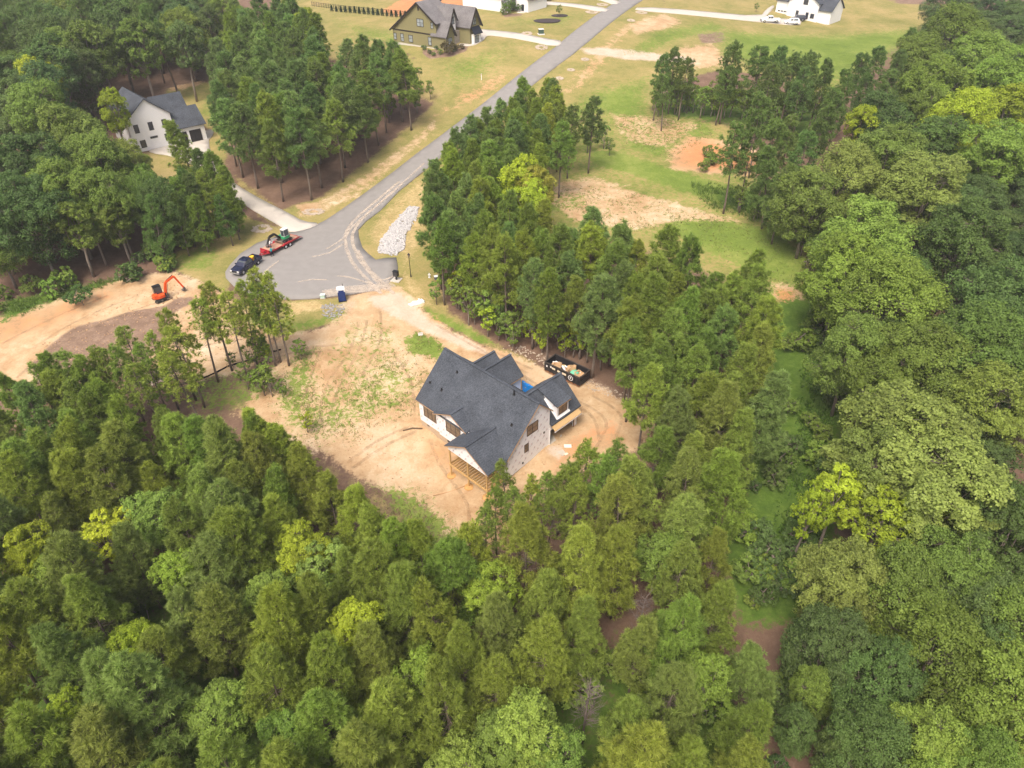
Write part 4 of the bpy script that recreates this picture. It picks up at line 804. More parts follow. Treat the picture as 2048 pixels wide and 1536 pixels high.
P = [gp(*p) for p in ((806,862),(825,857),(845,858))]; o = MB().tube([(p[0], p[1], p[2]+.08) for p in P], .09, 7).build('drain_pipe', mat('pipe_dark', (.12,.08,.05), .6), None, True); tag(o, 'dark pipe on the ground at the house corner', 'pipe')
x, y = hw(17.9, 4.4); sh = MB().box(-1.2, .9, -2.5, 2.3, -.5, .02).build('concrete_apron', m_slab); sh.location = (x, y, HB[2] + 1.53); sh.rotation_euler = (0, R(2), PHI); tag(sh, 'rough concrete apron before the open garage', 'concrete pad')
for i, (a, b, lx, ly, col) in enumerate(((18.2,3.5,.9,.6,(.72,.68,.62)),(18.9,2.4,.5,.3,(.7,.62,.5)),(19.0,5.2,1.2,.08,(.6,.4,.2)))):
    x, y = hw(a, b); o = MB().cbox((0,0,0), (lx,ly,.06), i*.6).build('scrap_board', mat('scrap%d' % i, col, .9)); o.location = (x, y, max(ground_h(x, y), HB[2] + 1.5) + .06); tag(o, ('pale sheet scrap','small board offcut','long lath')[i] + ' on the ground outside the garage', 'board')

# ------------------------------------------------------------------ other houses
def gable(parent, u0, u1, v0, v1, z0, ze, zr, axis, wm, rm, over=.45, roof='roof', r0=None, r1=None):
    """box with a gabled roof; axis: direction of the ridge"""
    mb = MB()
    if axis == 'u':
        vm = (v0+v1)/2; mb.prism([(u0,v0,z0),(u0,v1,z0),(u0,v1,ze),(u0,vm,zr),(u0,v0,ze)], (u1-u0,0,0)); s = (zr-ze)/((v1-v0)/2); w_ = mb.build('wall', wm, parent); a, b = u0-over, u1+over
        for sg, ve in ((-1, v0-over), (1, v1+over)): MB().prism([(a,vm,zr+.12),(b,vm,zr+.12),(b,ve,ze-s*over+.12),(a,ve,ze-s*over+.12)], (0,0,.16)).build(roof, rm, parent)
    else:
        um = (u0+u1)/2; mb.prism([(u0,v0,z0),(u1,v0,z0),(u1,v0,ze),(um,v0,zr),(u0,v0,ze)], (0,v1-v0,0)); s = (zr-ze)/((u1-u0)/2); w_ = mb.build('wall', wm, parent); a, b = v0-over, v1+over
        for sg, ue in ((-1, u0-over), (1, u1+over)): MB().prism([(um,a,zr+.12),(um,b,zr+.12),(ue,b,ze-s*over+.12),(ue,a,ze-s*over+.12)], (0,0,.16)).build(roof, rm, parent)
    return w_
def frame_from(pxR, pxL, z):
    a, b = np.array(at_z(*pxR, z)), np.array(at_z(*pxL, z)); d = b - a; return (a[0], a[1], z), math.atan2(d[1], d[0]), float(np.linalg.norm(d))
m_olive = mat('olive_siding', (.235, .215, .105), .8, .06, 2); m_stone = mat('grey_stone', (.30, .27, .24), .9, .35, 5, bump=.4); m_groof = shingle_mat('grey_shingles', (.085, .080, .085), (.23, .22, .225)); m_trim = mat('dark_trim', (.03, .024, .022), .5, .1)
m_siding = mat('white_siding', (.84, .84, .85), .6, .03, 2); m_win = mat('dark_glass', (.035, .04, .055), .15, .4, 2, spec=.6); m_metal = mat('dark_metal_roof', (.03, .032, .04), .35, .1, metal=.3); m_foundw = mat('pale_foundation', (.55, .52, .48), .9, .15, 3)
# olive house: u runs from the near street-side corner leftwards along the big gable, v runs away along the ridge, street side is -u
OR, Oang, OW = frame_from((893,101), (788,84), 12.6); s0 = OW / 15.0
oz = min(ground_h(OR[0] + math.cos(Oang)*k, OR[1] + math.sin(Oang)*k) for k in (0, 5, 10, 14))
olive = thing('olive_house', 'olive green gabled house with grey roof and dark trim beside the road', 'house', (OR[0], OR[1], 12.6), Oang)
def U(k): return k * s0
# v axis must point away from the camera: mirror if needed
vdir = np.array([-math.sin(Oang), math.cos(Oang)]); VS = 1 if vdir[1] > 0 else -1
def vv(k): return VS * k * s0 * .70
sz = s0 * .84
def ob(u0, u1, v0, v1, z0, z1, m, nm, par=olive): a, b = sorted((vv(v0), vv(v1))); return MB().box(U(u0), U(u1), a, b, z0*sz, z1*sz).build(nm, m, par)
def vpr(pts, off, m, nm, par=olive): return MB().prism([(U(u), vv(v), z*sz) for u, v, z in pts], (U(off[0]), vv(off[1]), off[2]*sz)).build(nm, m, par)
ow = vpr([(2.6,0,-.5),(15,0,-.5),(15,0,3.3),(7.3,0,9.8),(2.6,0,5.9)], (0,9,0), m_olive, 'wall')
for q in ([(7.3,-.5,9.95),(7.3,13.5,9.95),(15.6,13.5,2.95),(15.6,-.5,2.95)], [(7.3,-.5,9.95),(7.3,9.2,9.95),(2.1,9.2,5.6),(2.1,-.5,5.6)]): vpr(q, (0,0,.2), m_groof, 'roof')
for p0, p1 in (((7.3,-.54,9.9),(15.6,-.54,2.85)),((7.3,-.54,9.9),(2.1,-.54,5.5))): MB().bar([U(p0[0]),vv(p0[1]),p0[2]*sz], [U(p1[0]),vv(p1[1]),p1[2]*sz], .12, .42).build('barge_board', m_trim, olive)
ob(2.55, 15.05, -.06, 0, 3.0, 3.3, m_trim, 'band_board'); ob(2.55, 15.05, -.05, 0, -.5, .15, m_foundw, 'foundation')
vpr([(0,0,-.5),(0,4,-.5),(0,4,3.2),(0,2,6.0),(0,0,3.2)], (2.6,0,0), m_olive, 'wall')
for q in ([(-.4,2,6.15),(4.0,2,6.15),(4.0,-.4,2.8),(-.4,-.4,2.8)], [(-.4,2,6.15),(4.0,2,6.15),(4.0,4.4,2.8),(-.4,4.4,2.8)]): vpr(q, (0,0,.18), m_groof, 'porch_roof')
for ve in (-.4, 4.4): MB().bar([U(-.44),vv(2),6.1*sz], [U(-.44),vv(ve),2.75*sz], .12, .35).build('barge_board', m_trim, olive)
ob(-.06, 0, .1, 3.9, -.5, 1.0, m_stone, 'stone_skirt')
vpr([(-1.6,8.6,-.5),(-1.6,13.6,-.5),(-1.6,13.6,4.6),(-1.6,11.1,8.3),(-1.6,8.6,4.6)], (9,0,0), m_olive, 'wall')
for ve in (8.1, 14.1): vpr([(-2.1,11.1,8.5),(7.4,11.1,8.5),(7.4,ve,4.1),(-2.1,ve,4.1)], (0,0,.18), m_groof, 'wing_roof'); MB().bar([U(-2.14),vv(11.1),8.45*sz], [U(-2.14),vv(ve),4.05*sz], .12, .4).build('barge_board', m_trim, olive)
vpr([(1.5,5.0,3.6),(1.5,7.4,3.6),(1.5,7.4,6.2),(1.5,6.2,8.4),(1.5,5.0,6.2)], (4,0,0), m_siding, 'dormer_wall')
for ve in (4.6, 7.8): vpr([(1.1,6.2,8.6),(7,6.2,8.6),(7,ve,5.7),(1.1,ve,5.7)], (0,0,.16), m_groof, 'dormer_roof'); MB().bar([U(1.06),vv(6.2),8.55*sz], [U(1.06),vv(ve),5.65*sz], .12, .35).build('barge_board', m_trim, olive)
ob(-2.2, -1.6, 9.4, 13.0, -.5, 2.6, m_siding, 'bay_wall'); vpr([(-1.6,9.1,4.2),(-1.6,13.3,4.2),(-2.6,13.3,2.6),(-2.6,9.1,2.6)], (0,0,.1), m_metal, 'awning'); ob(1.2, 2.6, 4, 8.6, -.5, 3.4, m_stone, 'porch_wall')
Un, Vn = (1, 0, 0), (0, -VS, 0)
for u, z, wd, ht, c in ((5.9,4.6,1.9,1.8,2),(3.2,4.5,.75,1.5,1),(4.0,.55,.95,2.0,1),(9.3,.6,1.2,1.7,1),(11.9,.5,.95,1.9,1),(14.0,.7,.9,1.6,1)): window(olive, (U(u), vv(0), z*sz), Un, Vn, wd*s0, ht*sz, c, 2, m_trim, mat('pale_glass', (.30,.34,.36), .15, .7, 1.2, spec=.6), t=.12)
for v, z, wd, ht, c, u in ((1.0,.8,1.8,1.9,2,0),(5.4,5.0,1.5,1.7,2,1.5),(10.2,4.6,1.6,1.8,2,-1.6),(10.0,.6,1.9,1.7,2,-2.2)):
    window(olive, (U(u), vv(v), z*sz), (0, VS, 0), (-1, 0, 0), wd*s0*.7, ht*sz, c, 2, m_trim, MATS['pale_glass'], t=.12)
ob(6.9, 7.3, -.05, -.01, 8.2, 9.1, m_trim, 'gable_vent')

# white two-storey house at the end of the concrete drive
WR, Wang, WW = frame_from((356,284), (272,303), 4.0)
Wh = thing('white_house', 'white two storey house with dark roof half hidden behind leafy trees', 'house', (WR[0], WR[1], 4.0), Wang)
wv_ = 1 if math.cos(Wang) > 0 else -1; WV = 1 if np.array([-math.sin(Wang), math.cos(Wang)])[1] > 0 else -1
def wb(u0, u1, v0, v1, z0, z1, m, nm): a, b = sorted((WV*v0, WV*v1)); return MB().box(min(u0,u1), max(u0,u1), a, b, z0, z1).build(nm, m, Wh)
v0_, v1_ = sorted((0, WV*12.5)); gable(Wh, 0, WW, v0_, v1_, -.8, 6.3, 10.0, 'v', m_siding, m_roof)
v0_, v1_ = sorted((WV*5.5, WV*11)); gable(Wh, -5.5, 1.0, v0_, v1_, -.8, 4.6, 8.0, 'u', m_siding, m_roof)
v0_, v1_ = sorted((-WV*1.2, WV*5.4)); gable(Wh, -6.2, 0, v0_, v1_, -.8, 3.3, 6.3, 'u', m_siding, m_roof)
wb(-5.2, -2.6, -1.28, -1.2, -.4, 2.2, m_black, 'garage_door'); wb(-2.0, -.4, -1.28, -1.2, -.4, 2.2, m_black, 'garage_door')
for u in (1.2, WW*.45, WW*.78): window(Wh, (u, 0, 3.6), (1,0,0), (0,-WV,0), 1.0, 1.75, 1, 2, m_black, m_win)
for u, wd, z, ht in ((1.6,.8,.9,1.4),(WW*.42,1.6,1.9,.45),(WW*.72,1.2,.4,1.6)): window(Wh, (u, 0, z), (1,0,0), (0,-WV,0), wd, ht, 1, 2, m_black, m_win)
MB().tube([(WW/2-1.4, WV*5, 7.6), (WW/2-1.4, WV*5, 8.9)], .1, 8).build('vent_pipe', m_black, Wh)

# white farmhouse with the cars
FR, Fang, FW = frame_from((1546,33), (1656,48), 10.0)
Fh = thing('white_farmhouse', 'white farmhouse with dark roof at the edge of the far green field', 'house', (FR[0], FR[1], 10.0), Fang)
FV = 1 if np.array([-math.sin(Fang), math.cos(Fang)])[1] > 0 else -1; v0_, v1_ = sorted((0, FV*11)); k_ = FW / 17.0
gable(Fh, FW*.24, FW*.78, v0_, v1_, -.8, 5.2, 8.6, 'v', m_siding, m_roof); a_, b_ = sorted((FV*1.0, FV*10)); gable(Fh, 0, FW*.3, a_, b_, -.8, 4.9, 8.0, 'u', m_siding, m_roof); a_, b_ = sorted((FV*.6, FV*9)); gable(Fh, FW*.74, FW, a_, b_, -.8, 3.6, 7.0, 'u', m_siding, m_roof)
MB().box(FW*.3, FW*.99, -.06 if FV > 0 else 0, 0 if FV > 0 else .06, -.9, -.1).build('foundation', m_foundw, Fh)
for f_, wd, z, ht in ((.40,.95,.7,2.0),(.58,.95,.5,2.0),(.665,1.3,.9,1.4),(.5,1.6,4.6,1.5)): window(Fh, (FW*f_, 0, z), (1,0,0), (0,-FV,0), wd, ht, 1 if wd < 1.5 else 2, 2, m_black, m_win)
a_, b_ = sorted((FV*.95, FV*1.0)); gd = MB().box(FW*.03, FW*.27, a_, b_, -.5, 2.2).build('garage_door', m_white, Fh)
for k in range(4): MB().box(FW*(.045+.055*k), FW*(.085+.055*k), *sorted((FV*.92, FV*.95)), 1.6, 1.95).build('pane', m_win, gd)
for k in range(2): MB().box(FW*(.50+.05*k), FW*(.50+.05*k)+.75, *sorted((-FV*.9, -FV*.15)), -.6, .3).build('air_conditioner', m_black, Fh)

# white house beyond the olive one (its roof is above the picture's edge)
dz0 = float(min(gp(1010,27)[2], gp(926,14)[2])); DR, Dang, DW = frame_from((1010,27), (926,14), dz0)
Dh = thing('white_cottage', 'pale house with long plain wall behind the olive house', 'house', (DR[0], DR[1], dz0), Dang); DV = 1 if np.array([-math.sin(Dang), math.cos(Dang)])[1] > 0 else -1
a_, b_ = sorted((0, DV*9)); gable(Dh, 1.5, DW, a_, b_, -.3, 4.3, 8.5, 'u', m_siding, m_groof); a_, b_ = sorted((DV*4, DV*13)); gable(Dh, -6, 1.6, a_, b_, -.3, 3.8, 7.2, 'v', m_siding, m_groof)
a_, b_ = sorted((DV*.0, DV*4)); MB().box(-1.2, 1.5, a_, b_, 3.1, 3.4).build('porch_roof', m_groof, Dh); MB().box(1.5, DW, *sorted((-DV*.05, 0)), -.7, .1).build('foundation', mat('brick_foundation', (.36,.20,.14), .9, .25, 6), Dh)
for uu, w2 in ((-1.0,.3), (.2,.3), (1.2,.25)): MB().box(uu, uu+w2, *sorted((DV*.1, DV*.4)), -.3, 3.1).build('porch_column', m_white, Dh)
window(Dh, (-.6, DV*4, .6), (1,0,0), (0,-DV,0), 1.0, 1.8, 1, 2, m_black, m_win); window(Dh, (-4.4, DV*4, .6), (1,0,0), (0,-DV,0), 1.0, 1.8, 1, 2, m_black, m_win)

# ------------------------------------------------------------------ vehicles and machines (local x forward, y left, z up)
m_tyre = mat('tyre', (.02, .02, .02), .85, .2); m_rim = mat('rim', (.55, .55, .57), .35, .1, metal=.6); m_glass = mat('car_glass', (.05, .065, .075), .08, .2, 2, spec=.8); m_chrome = mat('chrome', (.55, .56, .58), .25, .1, metal=.8); m_lamp = mat('lamp_glass', (.75, .75, .72), .15, .05); m_taill = mat('tail_light', (.35, .02, .02), .3)
def wheel(par, x, y, r, wd, rim=None):
    s = 1 if y > 0 else -1; w_ = MB().tube([(x, y - wd/2, r), (x, y - wd*.42, r), (x, y + wd*.42, r), (x, y + wd/2, r)], [r*.9, r, r, r*.9], 18).build('wheel', m_tyre, par)
    MB().tube([(x, y + s*wd*.44, r), (x, y + s*wd*.53, r)], [r*.60, r*.52], 14).build('rim', rim or m_rim, w_); return w_
def loft(par, name, m, secs, smooth=False, bevel=0.0):
    """secs: (x, half width bottom, half width top, z bottom, z top)"""
    mb = MB()
    for x, wb_, wt_, z0, z1 in secs: mb.v += [(x,-wb_,z0),(x,wb_,z0),(x,wt_,z1),(x,-wt_,z1)]
    for i in range(len(secs)-1):
        for k in range(4): mb.f.append((4*i+k, 4*i+(k+1) % 4, 4*i+4+(k+1) % 4, 4*i+4+k))
    mb.f += [(3,2,1,0), tuple(4*len(secs)-4+k for k in range(4))]
    return mb.build(name, m, par, smooth, bevel)
def glass_quad(par, pts, nm='window', m=None):
    P = [Vector(p) for p in pts]; n = (P[1]-P[0]).cross(P[2]-P[0]).normalized(); return MB().prism(P, n*.012).build(nm, m or m_glass, par)
def pickup(label, loc, rz, paint, group=None, L=5.9, name='pickup_truck'):
    t = thing(name, label, 'pickup truck', loc, rz, group); h = L/2; m = paint
    loft(t, 'body', m, [(h-.05,.84,.80,.52,.92),(h-.25,.95,.90,.46,1.06),(h-1.45,.97,.95,.44,1.16),(-h+2.15,.97,.95,.44,1.18),(-h+2.13,.97,.95,.44,1.18)], bevel=.04)
    loft(t, 'hood', m, [(h-.16,.78,.74,.95,1.02),(h-.8,.86,.80,1.0,1.15),(h-1.42,.88,.84,1.1,1.22)], bevel=.03)
    loft(t, 'cab', m, [(h-1.42,.90,.86,1.12,1.2),(h-2.15,.90,.70,1.12,1.86),(h-2.5,.90,.72,1.12,1.93),(h-3.3,.90,.72,1.12,1.92),(h-3.62,.90,.74,1.12,1.84),(h-3.78,.90,.82,1.12,1.3)], bevel=.03)
    glass_quad(t, [(h-1.50,-.80,1.26),(h-2.10,-.66,1.82),(h-2.10,.66,1.82),(h-1.50,.80,1.26)], 'windshield'); glass_quad(t, [(h-3.79,.72,1.34),(h-3.67,.64,1.78),(h-3.67,-.64,1.78),(h-3.79,-.72,1.34)], 'rear_window')
    for s in (-1, 1):
        for x0, x1 in ((h-1.85,h-2.66),(h-2.74,h-3.55)):
            q = [(x0,s*.885,1.26),(x1,s*.885,1.26),(x1,s*.765,1.80),(x0-.28*(x0 > h-2),s*.765,1.80)]; glass_quad(t, q if s > 0 else q[::-1], 'side_window')
        MB().cbox((h-1.75,s*1.05,1.28),(.14,.24,.2)).build('mirror', m, t); MB().cbox((h-.06,s*.68,.86),(.14,.34,.18)).build('headlight', m_lamp, t); MB().cbox((-h+.0,s*.86,1.0),(.08,.16,.34)).build('tail_light', m_taill, t)
        MB().box(-h+.05, -h+2.12, min(s*.97,s*.87), max(s*.97,s*.87), .55, 1.18).build('bed_side', m, t)
        for hx in (h-2.2, h-3.05): MB().box(hx-.1, hx+.1, min(s*.97,s*.995), max(s*.97,s*.995), 1.04, 1.09).build('door_handle', m_chrome, t)
    MB().box(-h+.05, -h+2.13, -.86, .86, .55, .66).build('bed_floor', m_black, t); MB().box(-h, -h+.05, -.86, .86, .58, 1.17).build('tailgate', m, t)
    MB().cbox((h+.02,0,.58),(.16,1.86,.2)).build('bumper', m_chrome, t, bevel=.03); MB().cbox((-h-.06,0,.55),(.14,1.8,.16)).build('bumper', m_chrome, t); MB().cbox((h-.0,0,.82),(.08,1.0,.26)).build('grille', m_black, t)
    for x in (h-.98, -h+1.12):
        for s in (-1, 1): wheel(t, x, s*.84, .40, .27)
    return t
def suv(label, loc, rz, paint, group=None, L=4.7, box=False):
    t = thing('parked_car', label, 'car', loc, rz, group); h = L/2
    loft(t, 'body', paint, [(h,.76,.72,.45,.78),(h-.3,.90,.86,.35,.95),(h-1.2,.93,.90,.33,1.05),(-h+.25,.93,.90,.35,1.08),(-h,.84,.82,.45,1.0)], bevel=.05)
    a = .18 if box else .55
    loft(t, 'cab', paint, [(h-1.15,.86,.82,1.02,1.08),(h-1.25-a,.86,.70,1.02,1.66),(-h+.5,.86,.70,1.02,1.68),(-h+.12,.86,.78,1.02,1.12)], bevel=.04)
    glass_quad(t, [(h-1.2,-.76,1.12),(h-1.22-a,-.64,1.62),(h-1.22-a,.64,1.62),(h-1.2,.76,1.12)], 'windshield'); glass_quad(t, [(-h+.13,.72,1.16),(-h+.46,.62,1.6),(-h+.46,-.62,1.6),(-h+.13,-.72,1.16)], 'rear_window')
    for s in (-1, 1):
        for x0, x1 in ((h-1.65,h-2.5),(h-2.58,-h+.75)):
            q = [(x0,s*.855,1.13),(x1,s*.855,1.13),(x1,s*.735,1.58),(x0-.2,s*.735,1.58)]; glass_quad(t, q if s > 0 else q[::-1], 'side_window')
        MB().cbox((h-.06,s*.62,.72),(.12,.3,.16)).build('headlight', m_lamp, t); MB().cbox((-h+.03,s*.68,.86),(.1,.2,.26)).build('tail_light', m_taill, t); MB().cbox((h-1.45,s*.99,1.1),(.12,.18,.14)).build('mirror', paint, t)
    for x in (h-.9, -h+.95):
        for s in (-1, 1): wheel(t, x, s*.80, .36, .24)
    return t
def excavator(label, loc, rz, paint, sc=1.0, cabm=None, boom=((.9,1.0),(1.55,2.5),(2.9,2.9)), stick=((2.9,2.9),(3.55,1.0)), swing=0.0, boomm=None, grp=None, roofm=None):
    t = thing('excavator', label, 'excavator', loc, rz, grp); t.scale = (sc, sc, sc); bm_ = boomm or paint; Rz = Matrix.Rotation(swing, 3, 'Z')
    for s in (-1, 1):
        prof = [(-1.0,.1),(-1.15,.32),(-1.0,.56),(1.0,.56),(1.15,.32),(1.0,.1)]
        tr = MB().prism([(x, s*.78-.19, z) for x, z in prof], (0,.38,0)).build('track', m_tyre, t, bevel=.04)
        for x in (-.9, 0, .9): MB().tube([(x, s*.78-.2, .32),(x, s*.78+.2, .32)], .17, 10).build('roller', mat('track_steel', (.16,.14,.12), .7), tr)
    MB().box(-.75,.75,-.6,.6,.3,.62).build('undercarriage', mat('track_steel', (.16,.14,.12), .7), t); MB().cbox((1.45,0,.3),(.12,1.95,.45),0,.25).build('blade', mat('blade_steel', (.22,.16,.12), .7), t); MB().box(.7,1.42,-.35,.35,.22,.36).build('blade_arm', MATS['track_steel'], t)
    P = [(math.cos(a)*1.08 - .1, math.sin(a)*.92) for a in np.linspace(R(70), R(290), 10)] + [(.55,-.86),(.75,-.7),(.75,.7),(.55,.86)]
    def rot(p): return tuple(Rz @ Vector(p))
    MB().prism([rot((x, y, .66)) for x, y in P], (0,0,.52)).build('upper_body', paint, t, bevel=.06); MB().prism([rot(q) for q in ((-1.05,-.8,1.18),(-.35,-.8,1.18),(-.35,.05,1.18),(-1.05,.3,1.18))], (0,0,.2)).build('engine_cover', paint, t, bevel=.05)
    MB().prism([rot((x, y, .60)) for x, y in [(p[0]*.97, p[1]*.97) for p in P]], (0,0,.06)).build('skirt', m_black, t)
    c0 = [(-.55,.02),(.62,.02),(.62,.84),(-.55,.84)]; fr = MB()
    for x, y in c0: fr.bar(rot((x,y,1.18)), rot((x*.94,y,2.42)), .07)
    for z in (1.22, 2.42):
        for i in range(4): p, q = c0[i], c0[(i+1) % 4]; fr.bar(rot((p[0],p[1],z)), rot((q[0],q[1],z)), .07)
    cb = fr.build('cab_frame', cabm or m_black, t); MB().prism([rot(q) for q in ((-.58,-.01,2.44),(.62,-.01,2.44),(.62,.87,2.44),(-.58,.87,2.44))], (0,0,.1)).build('cab_roof', roofm or m_black, t, bevel=.03)
    for i in range(4): p, q = c0[i], c0[(i+1) % 4]; MB().prism([rot((p[0],p[1],1.26)), rot((q[0],q[1],1.26)), rot((q[0],q[1],2.38)), rot((p[0],p[1],2.38))], rot((.012,.012,0))).build('cab_window', m_glass, cb)
    MB().cbox(rot((-.15,.42,1.4)),(.5,.5,.35),swing).build('seat', m_black, t)
    yb = -.25
    def bl(a, b, w0): return MB().bar(rot((a[0],yb,a[1])), rot((b[0],yb,b[1])), .26, w0)
    MB().cbox(rot((.82,yb,.95)),(.35,.4,.5),swing).build('swing_post', m_black, t); bl(boom[0], boom[1], .42).build('boom', bm_, t, bevel=.02); bl(boom[1], boom[2], .36).build('boom', bm_, t, bevel=.02); bl(stick[0], stick[1], .30).build('stick', bm_, t, bevel=.02)
    MB().tube([rot((boom[0][0]+.25,yb,boom[0][1]-.1)), rot(((boom[1][0]+.3),yb,boom[1][1]-.35))], .05, 7).build('boom_ram', m_chrome, t); MB().tube([rot((boom[1][0]+.1,yb,boom[1][1]+.25)), rot((stick[0][0]-.1,yb,stick[0][1]+.3))], .05, 7).build('stick_ram', m_black, t)
    bx, bz = stick[1]; MB().prism([rot((bx+x, yb-.28, bz+z)) for x, z in ((.05,.12),(.25,-.1),(.22,-.5),(-.15,-.62),(-.4,-.45),(-.12,-.4),(-.05,-.1))], rot((0,.56,0))).build('bucket', mat('bucket_steel', (.10,.085,.08), .6, .3), t)
    return t
def dirang(p, q): return math.atan2(q[1]-p[1], q[0]-p[0])
m_navy = mat('navy_paint', (.012, .016, .045), .22, .1, spec=.6); m_trred = mat('trailer_red', (.36, .02, .03), .45, .15); m_deck = mat('deck_wood', (.45, .27, .19), .8, .15, 5); m_wpaint = mat('white_car', (.80, .81, .82), .3, .03, spec=.5); m_dblue = mat('dark_car', (.03, .035, .06), .3, .1, spec=.5); m_orange = mat('machine_orange', (.74, .10, .022), .4, .1); m_grn = mat('machine_green', (.03, .33, .13), .4, .1)
RZ = .04                                                        # road surface above the terrain
pF, pR = gp(487,551), gp(519,528); ang = dirang(pR, pF); nrm = np.array([-math.sin(ang), math.cos(ang)]); nrm = nrm if nrm[1] > 0 else -nrm
c_ = (pF + pR) / 2; c_ = np.array([c_[0] + nrm[0]*.88, c_[1] + nrm[1]*.88])
truck = pickup('dark navy crew cab pickup parked on the cul-de-sac with cargo in its bed', (c_[0], c_[1], gz(*c_) + RZ), ang, m_navy)
hx, hy = math.cos(ang), math.sin(ang)
def in_bed(f, s): return c_[0] + hx*f - hy*s, c_[1] + hy*f + hx*s
for i, (f, s_, d, col, nm, lb) in enumerate(((-1.75,-.1,(.75,.75,.75),(.75,.50,.04),'yellow_bucket','yellow tub standing in the navy pickup bed'),(-1.15,-.2,(.7,.9,.62),(.75,.20,.05),'orange_crate','orange crate in the navy pickup bed behind the cab'))):
    x, y = in_bed(f, s_); o = (MB().tube([(0,0,0),(0,0,d[2]*.9),(0,0,d[2])],[d[0]*.42,d[0]*.5,d[0]*.52],14) if i == 0 else MB().cbox((0,0,d[2]/2), d).cbox((0,0,d[2]), (d[0]*1.08,d[1]*1.08,.04))).build(nm, mat(nm, col, .5)); o.location = (x, y, gz(*c_) + RZ + .66); o.rotation_euler = (0,0,ang); tag(o, lb, 'tub' if i == 0 else 'crate')
# trailer
w1, w2 = gp(570,497.5), gp(581,492.5); tang = dirang(gp(601,481), gp(545,511)); nrm = np.array([-math.sin(tang), math.cos(tang)]); nrm = nrm if nrm[1] > 0 else -nrm
tc_ = (w1 + w2)[:2] / 2 + nrm * 1.08; tx, ty = math.cos(tang), math.sin(tang)
tr = thing('equipment_trailer', 'long red equipment trailer with wooden deck hitched behind the navy pickup', 'trailer', (tc_[0], tc_[1], gz(*tc_) + RZ), tang)
FWD, REAR = 4.3, -3.0
MB().box(REAR, FWD-.2, -.95, .95, .68, .76).build('deck', m_deck, tr)
for s in (-1, 1):
    MB().box(REAR, FWD-.2, min(s*.95,s*1.05), max(s*.95,s*1.05), .58, .80).build('side_rail', m_trred, tr); MB().prism([(1.15,s*1.05,.72),(.8,s*1.05,.98),(-.8,s*1.05,.98),(-1.15,s*1.05,.72)], (0,s*.32,0)).build('fender', m_trred, tr)
    for x in (.52, -.52): wheel(tr, x, s*1.2, .38, .24, m_white)
    rp = MB().bar((REAR-.02,s*.6,.72),(REAR-1.0,s*.6,.22),.5,.08).build('ramp', m_trred, tr)
    MB().bar((FWD-.3,s*.9,.6),(FWD+1.1,0,.55),.12,.16).build('tongue_beam', m_trred, tr)
MB().box(FWD-.2, FWD-.1, -1.05, 1.05, .5, 1.15).build('headboard', m_trred, tr); MB().box(FWD+.0, FWD+.5, -.4, .4, .62, 1.05).build('tool_box', m_trred, tr); MB().box(FWD-1.6, FWD-.25, -.95, .95, .77, 1.0).build('front_ramp_deck', m_deck, tr); MB().box(REAR-.1, REAR, -1.05, 1.05, .5, .78).build('tail_beam', m_trred, tr)
MB().tube([(FWD+1.0,0,.02),(FWD+1.0,0,.8)], .06, 8).build('jack', m_black, tr)
ex0 = (tc_[0] + tx*-.6, tc_[1] + ty*-.6); excavator('small green and black excavator with cab loaded on the red trailer', (ex0[0], ex0[1], gz(*tc_) + RZ + .77), tang, m_grn, .95, mat('grey_cab', (.5,.5,.5), .4), ((.9,1.0),(1.9,2.0),(3.2,1.9)), ((3.2,1.9),(3.9,.75)), 0, m_black, 'excavators', mat('white_cab_roof', (.75,.76,.76), .4))
e0, e1 = gp(322,600), gp(366,583); ea = dirang(e0, e1); es = float(np.linalg.norm(e1 - e0)) / 3.75
excavator('orange excavator with raised boom digging on the bare sand lot', (e0[0], e0[1], ground_h(e0[0], e0[1])), ea, m_orange, min(es, 1.55), None, ((.9,1.0),(1.5,2.9),(3.0,3.5)), ((3.0,3.5),(3.95,1.1)), 0, None, 'excavators')
# far cars at the farmhouse
for px, py, q, f_ in ((1540,45,(1526,43.5),0),(1583,48.5,(1569,47),1),(1596,41.5,(1582,40),2)):
    p, p2 = gp(px, py), gp(*q); a = dirang(p, p2); loc = (p[0], p[1], p[2] + .06)
    if f_ == 0: pickup('white pickup parked on the drive of the white farmhouse', loc, a, m_wpaint, 'cars at the farmhouse')
    elif f_ == 1: suv('white car parked at the end of the farmhouse drive', loc, a, m_wpaint, 'cars at the farmhouse')
    else: suv('dark boxy off-road car parked against the farmhouse wall', loc, a, m_dblue, 'cars at the farmhouse', 4.4, True)
p = gp(378,279); suv('white car before the garage of the tree-hidden white house', (p[0], p[1], p[2] + .06), 1.2, m_wpaint)
p = gp(1092,1); suv('dark car at the top edge on the pale house drive', (p[0], p[1], p[2] + .06), .3, m_dblue)

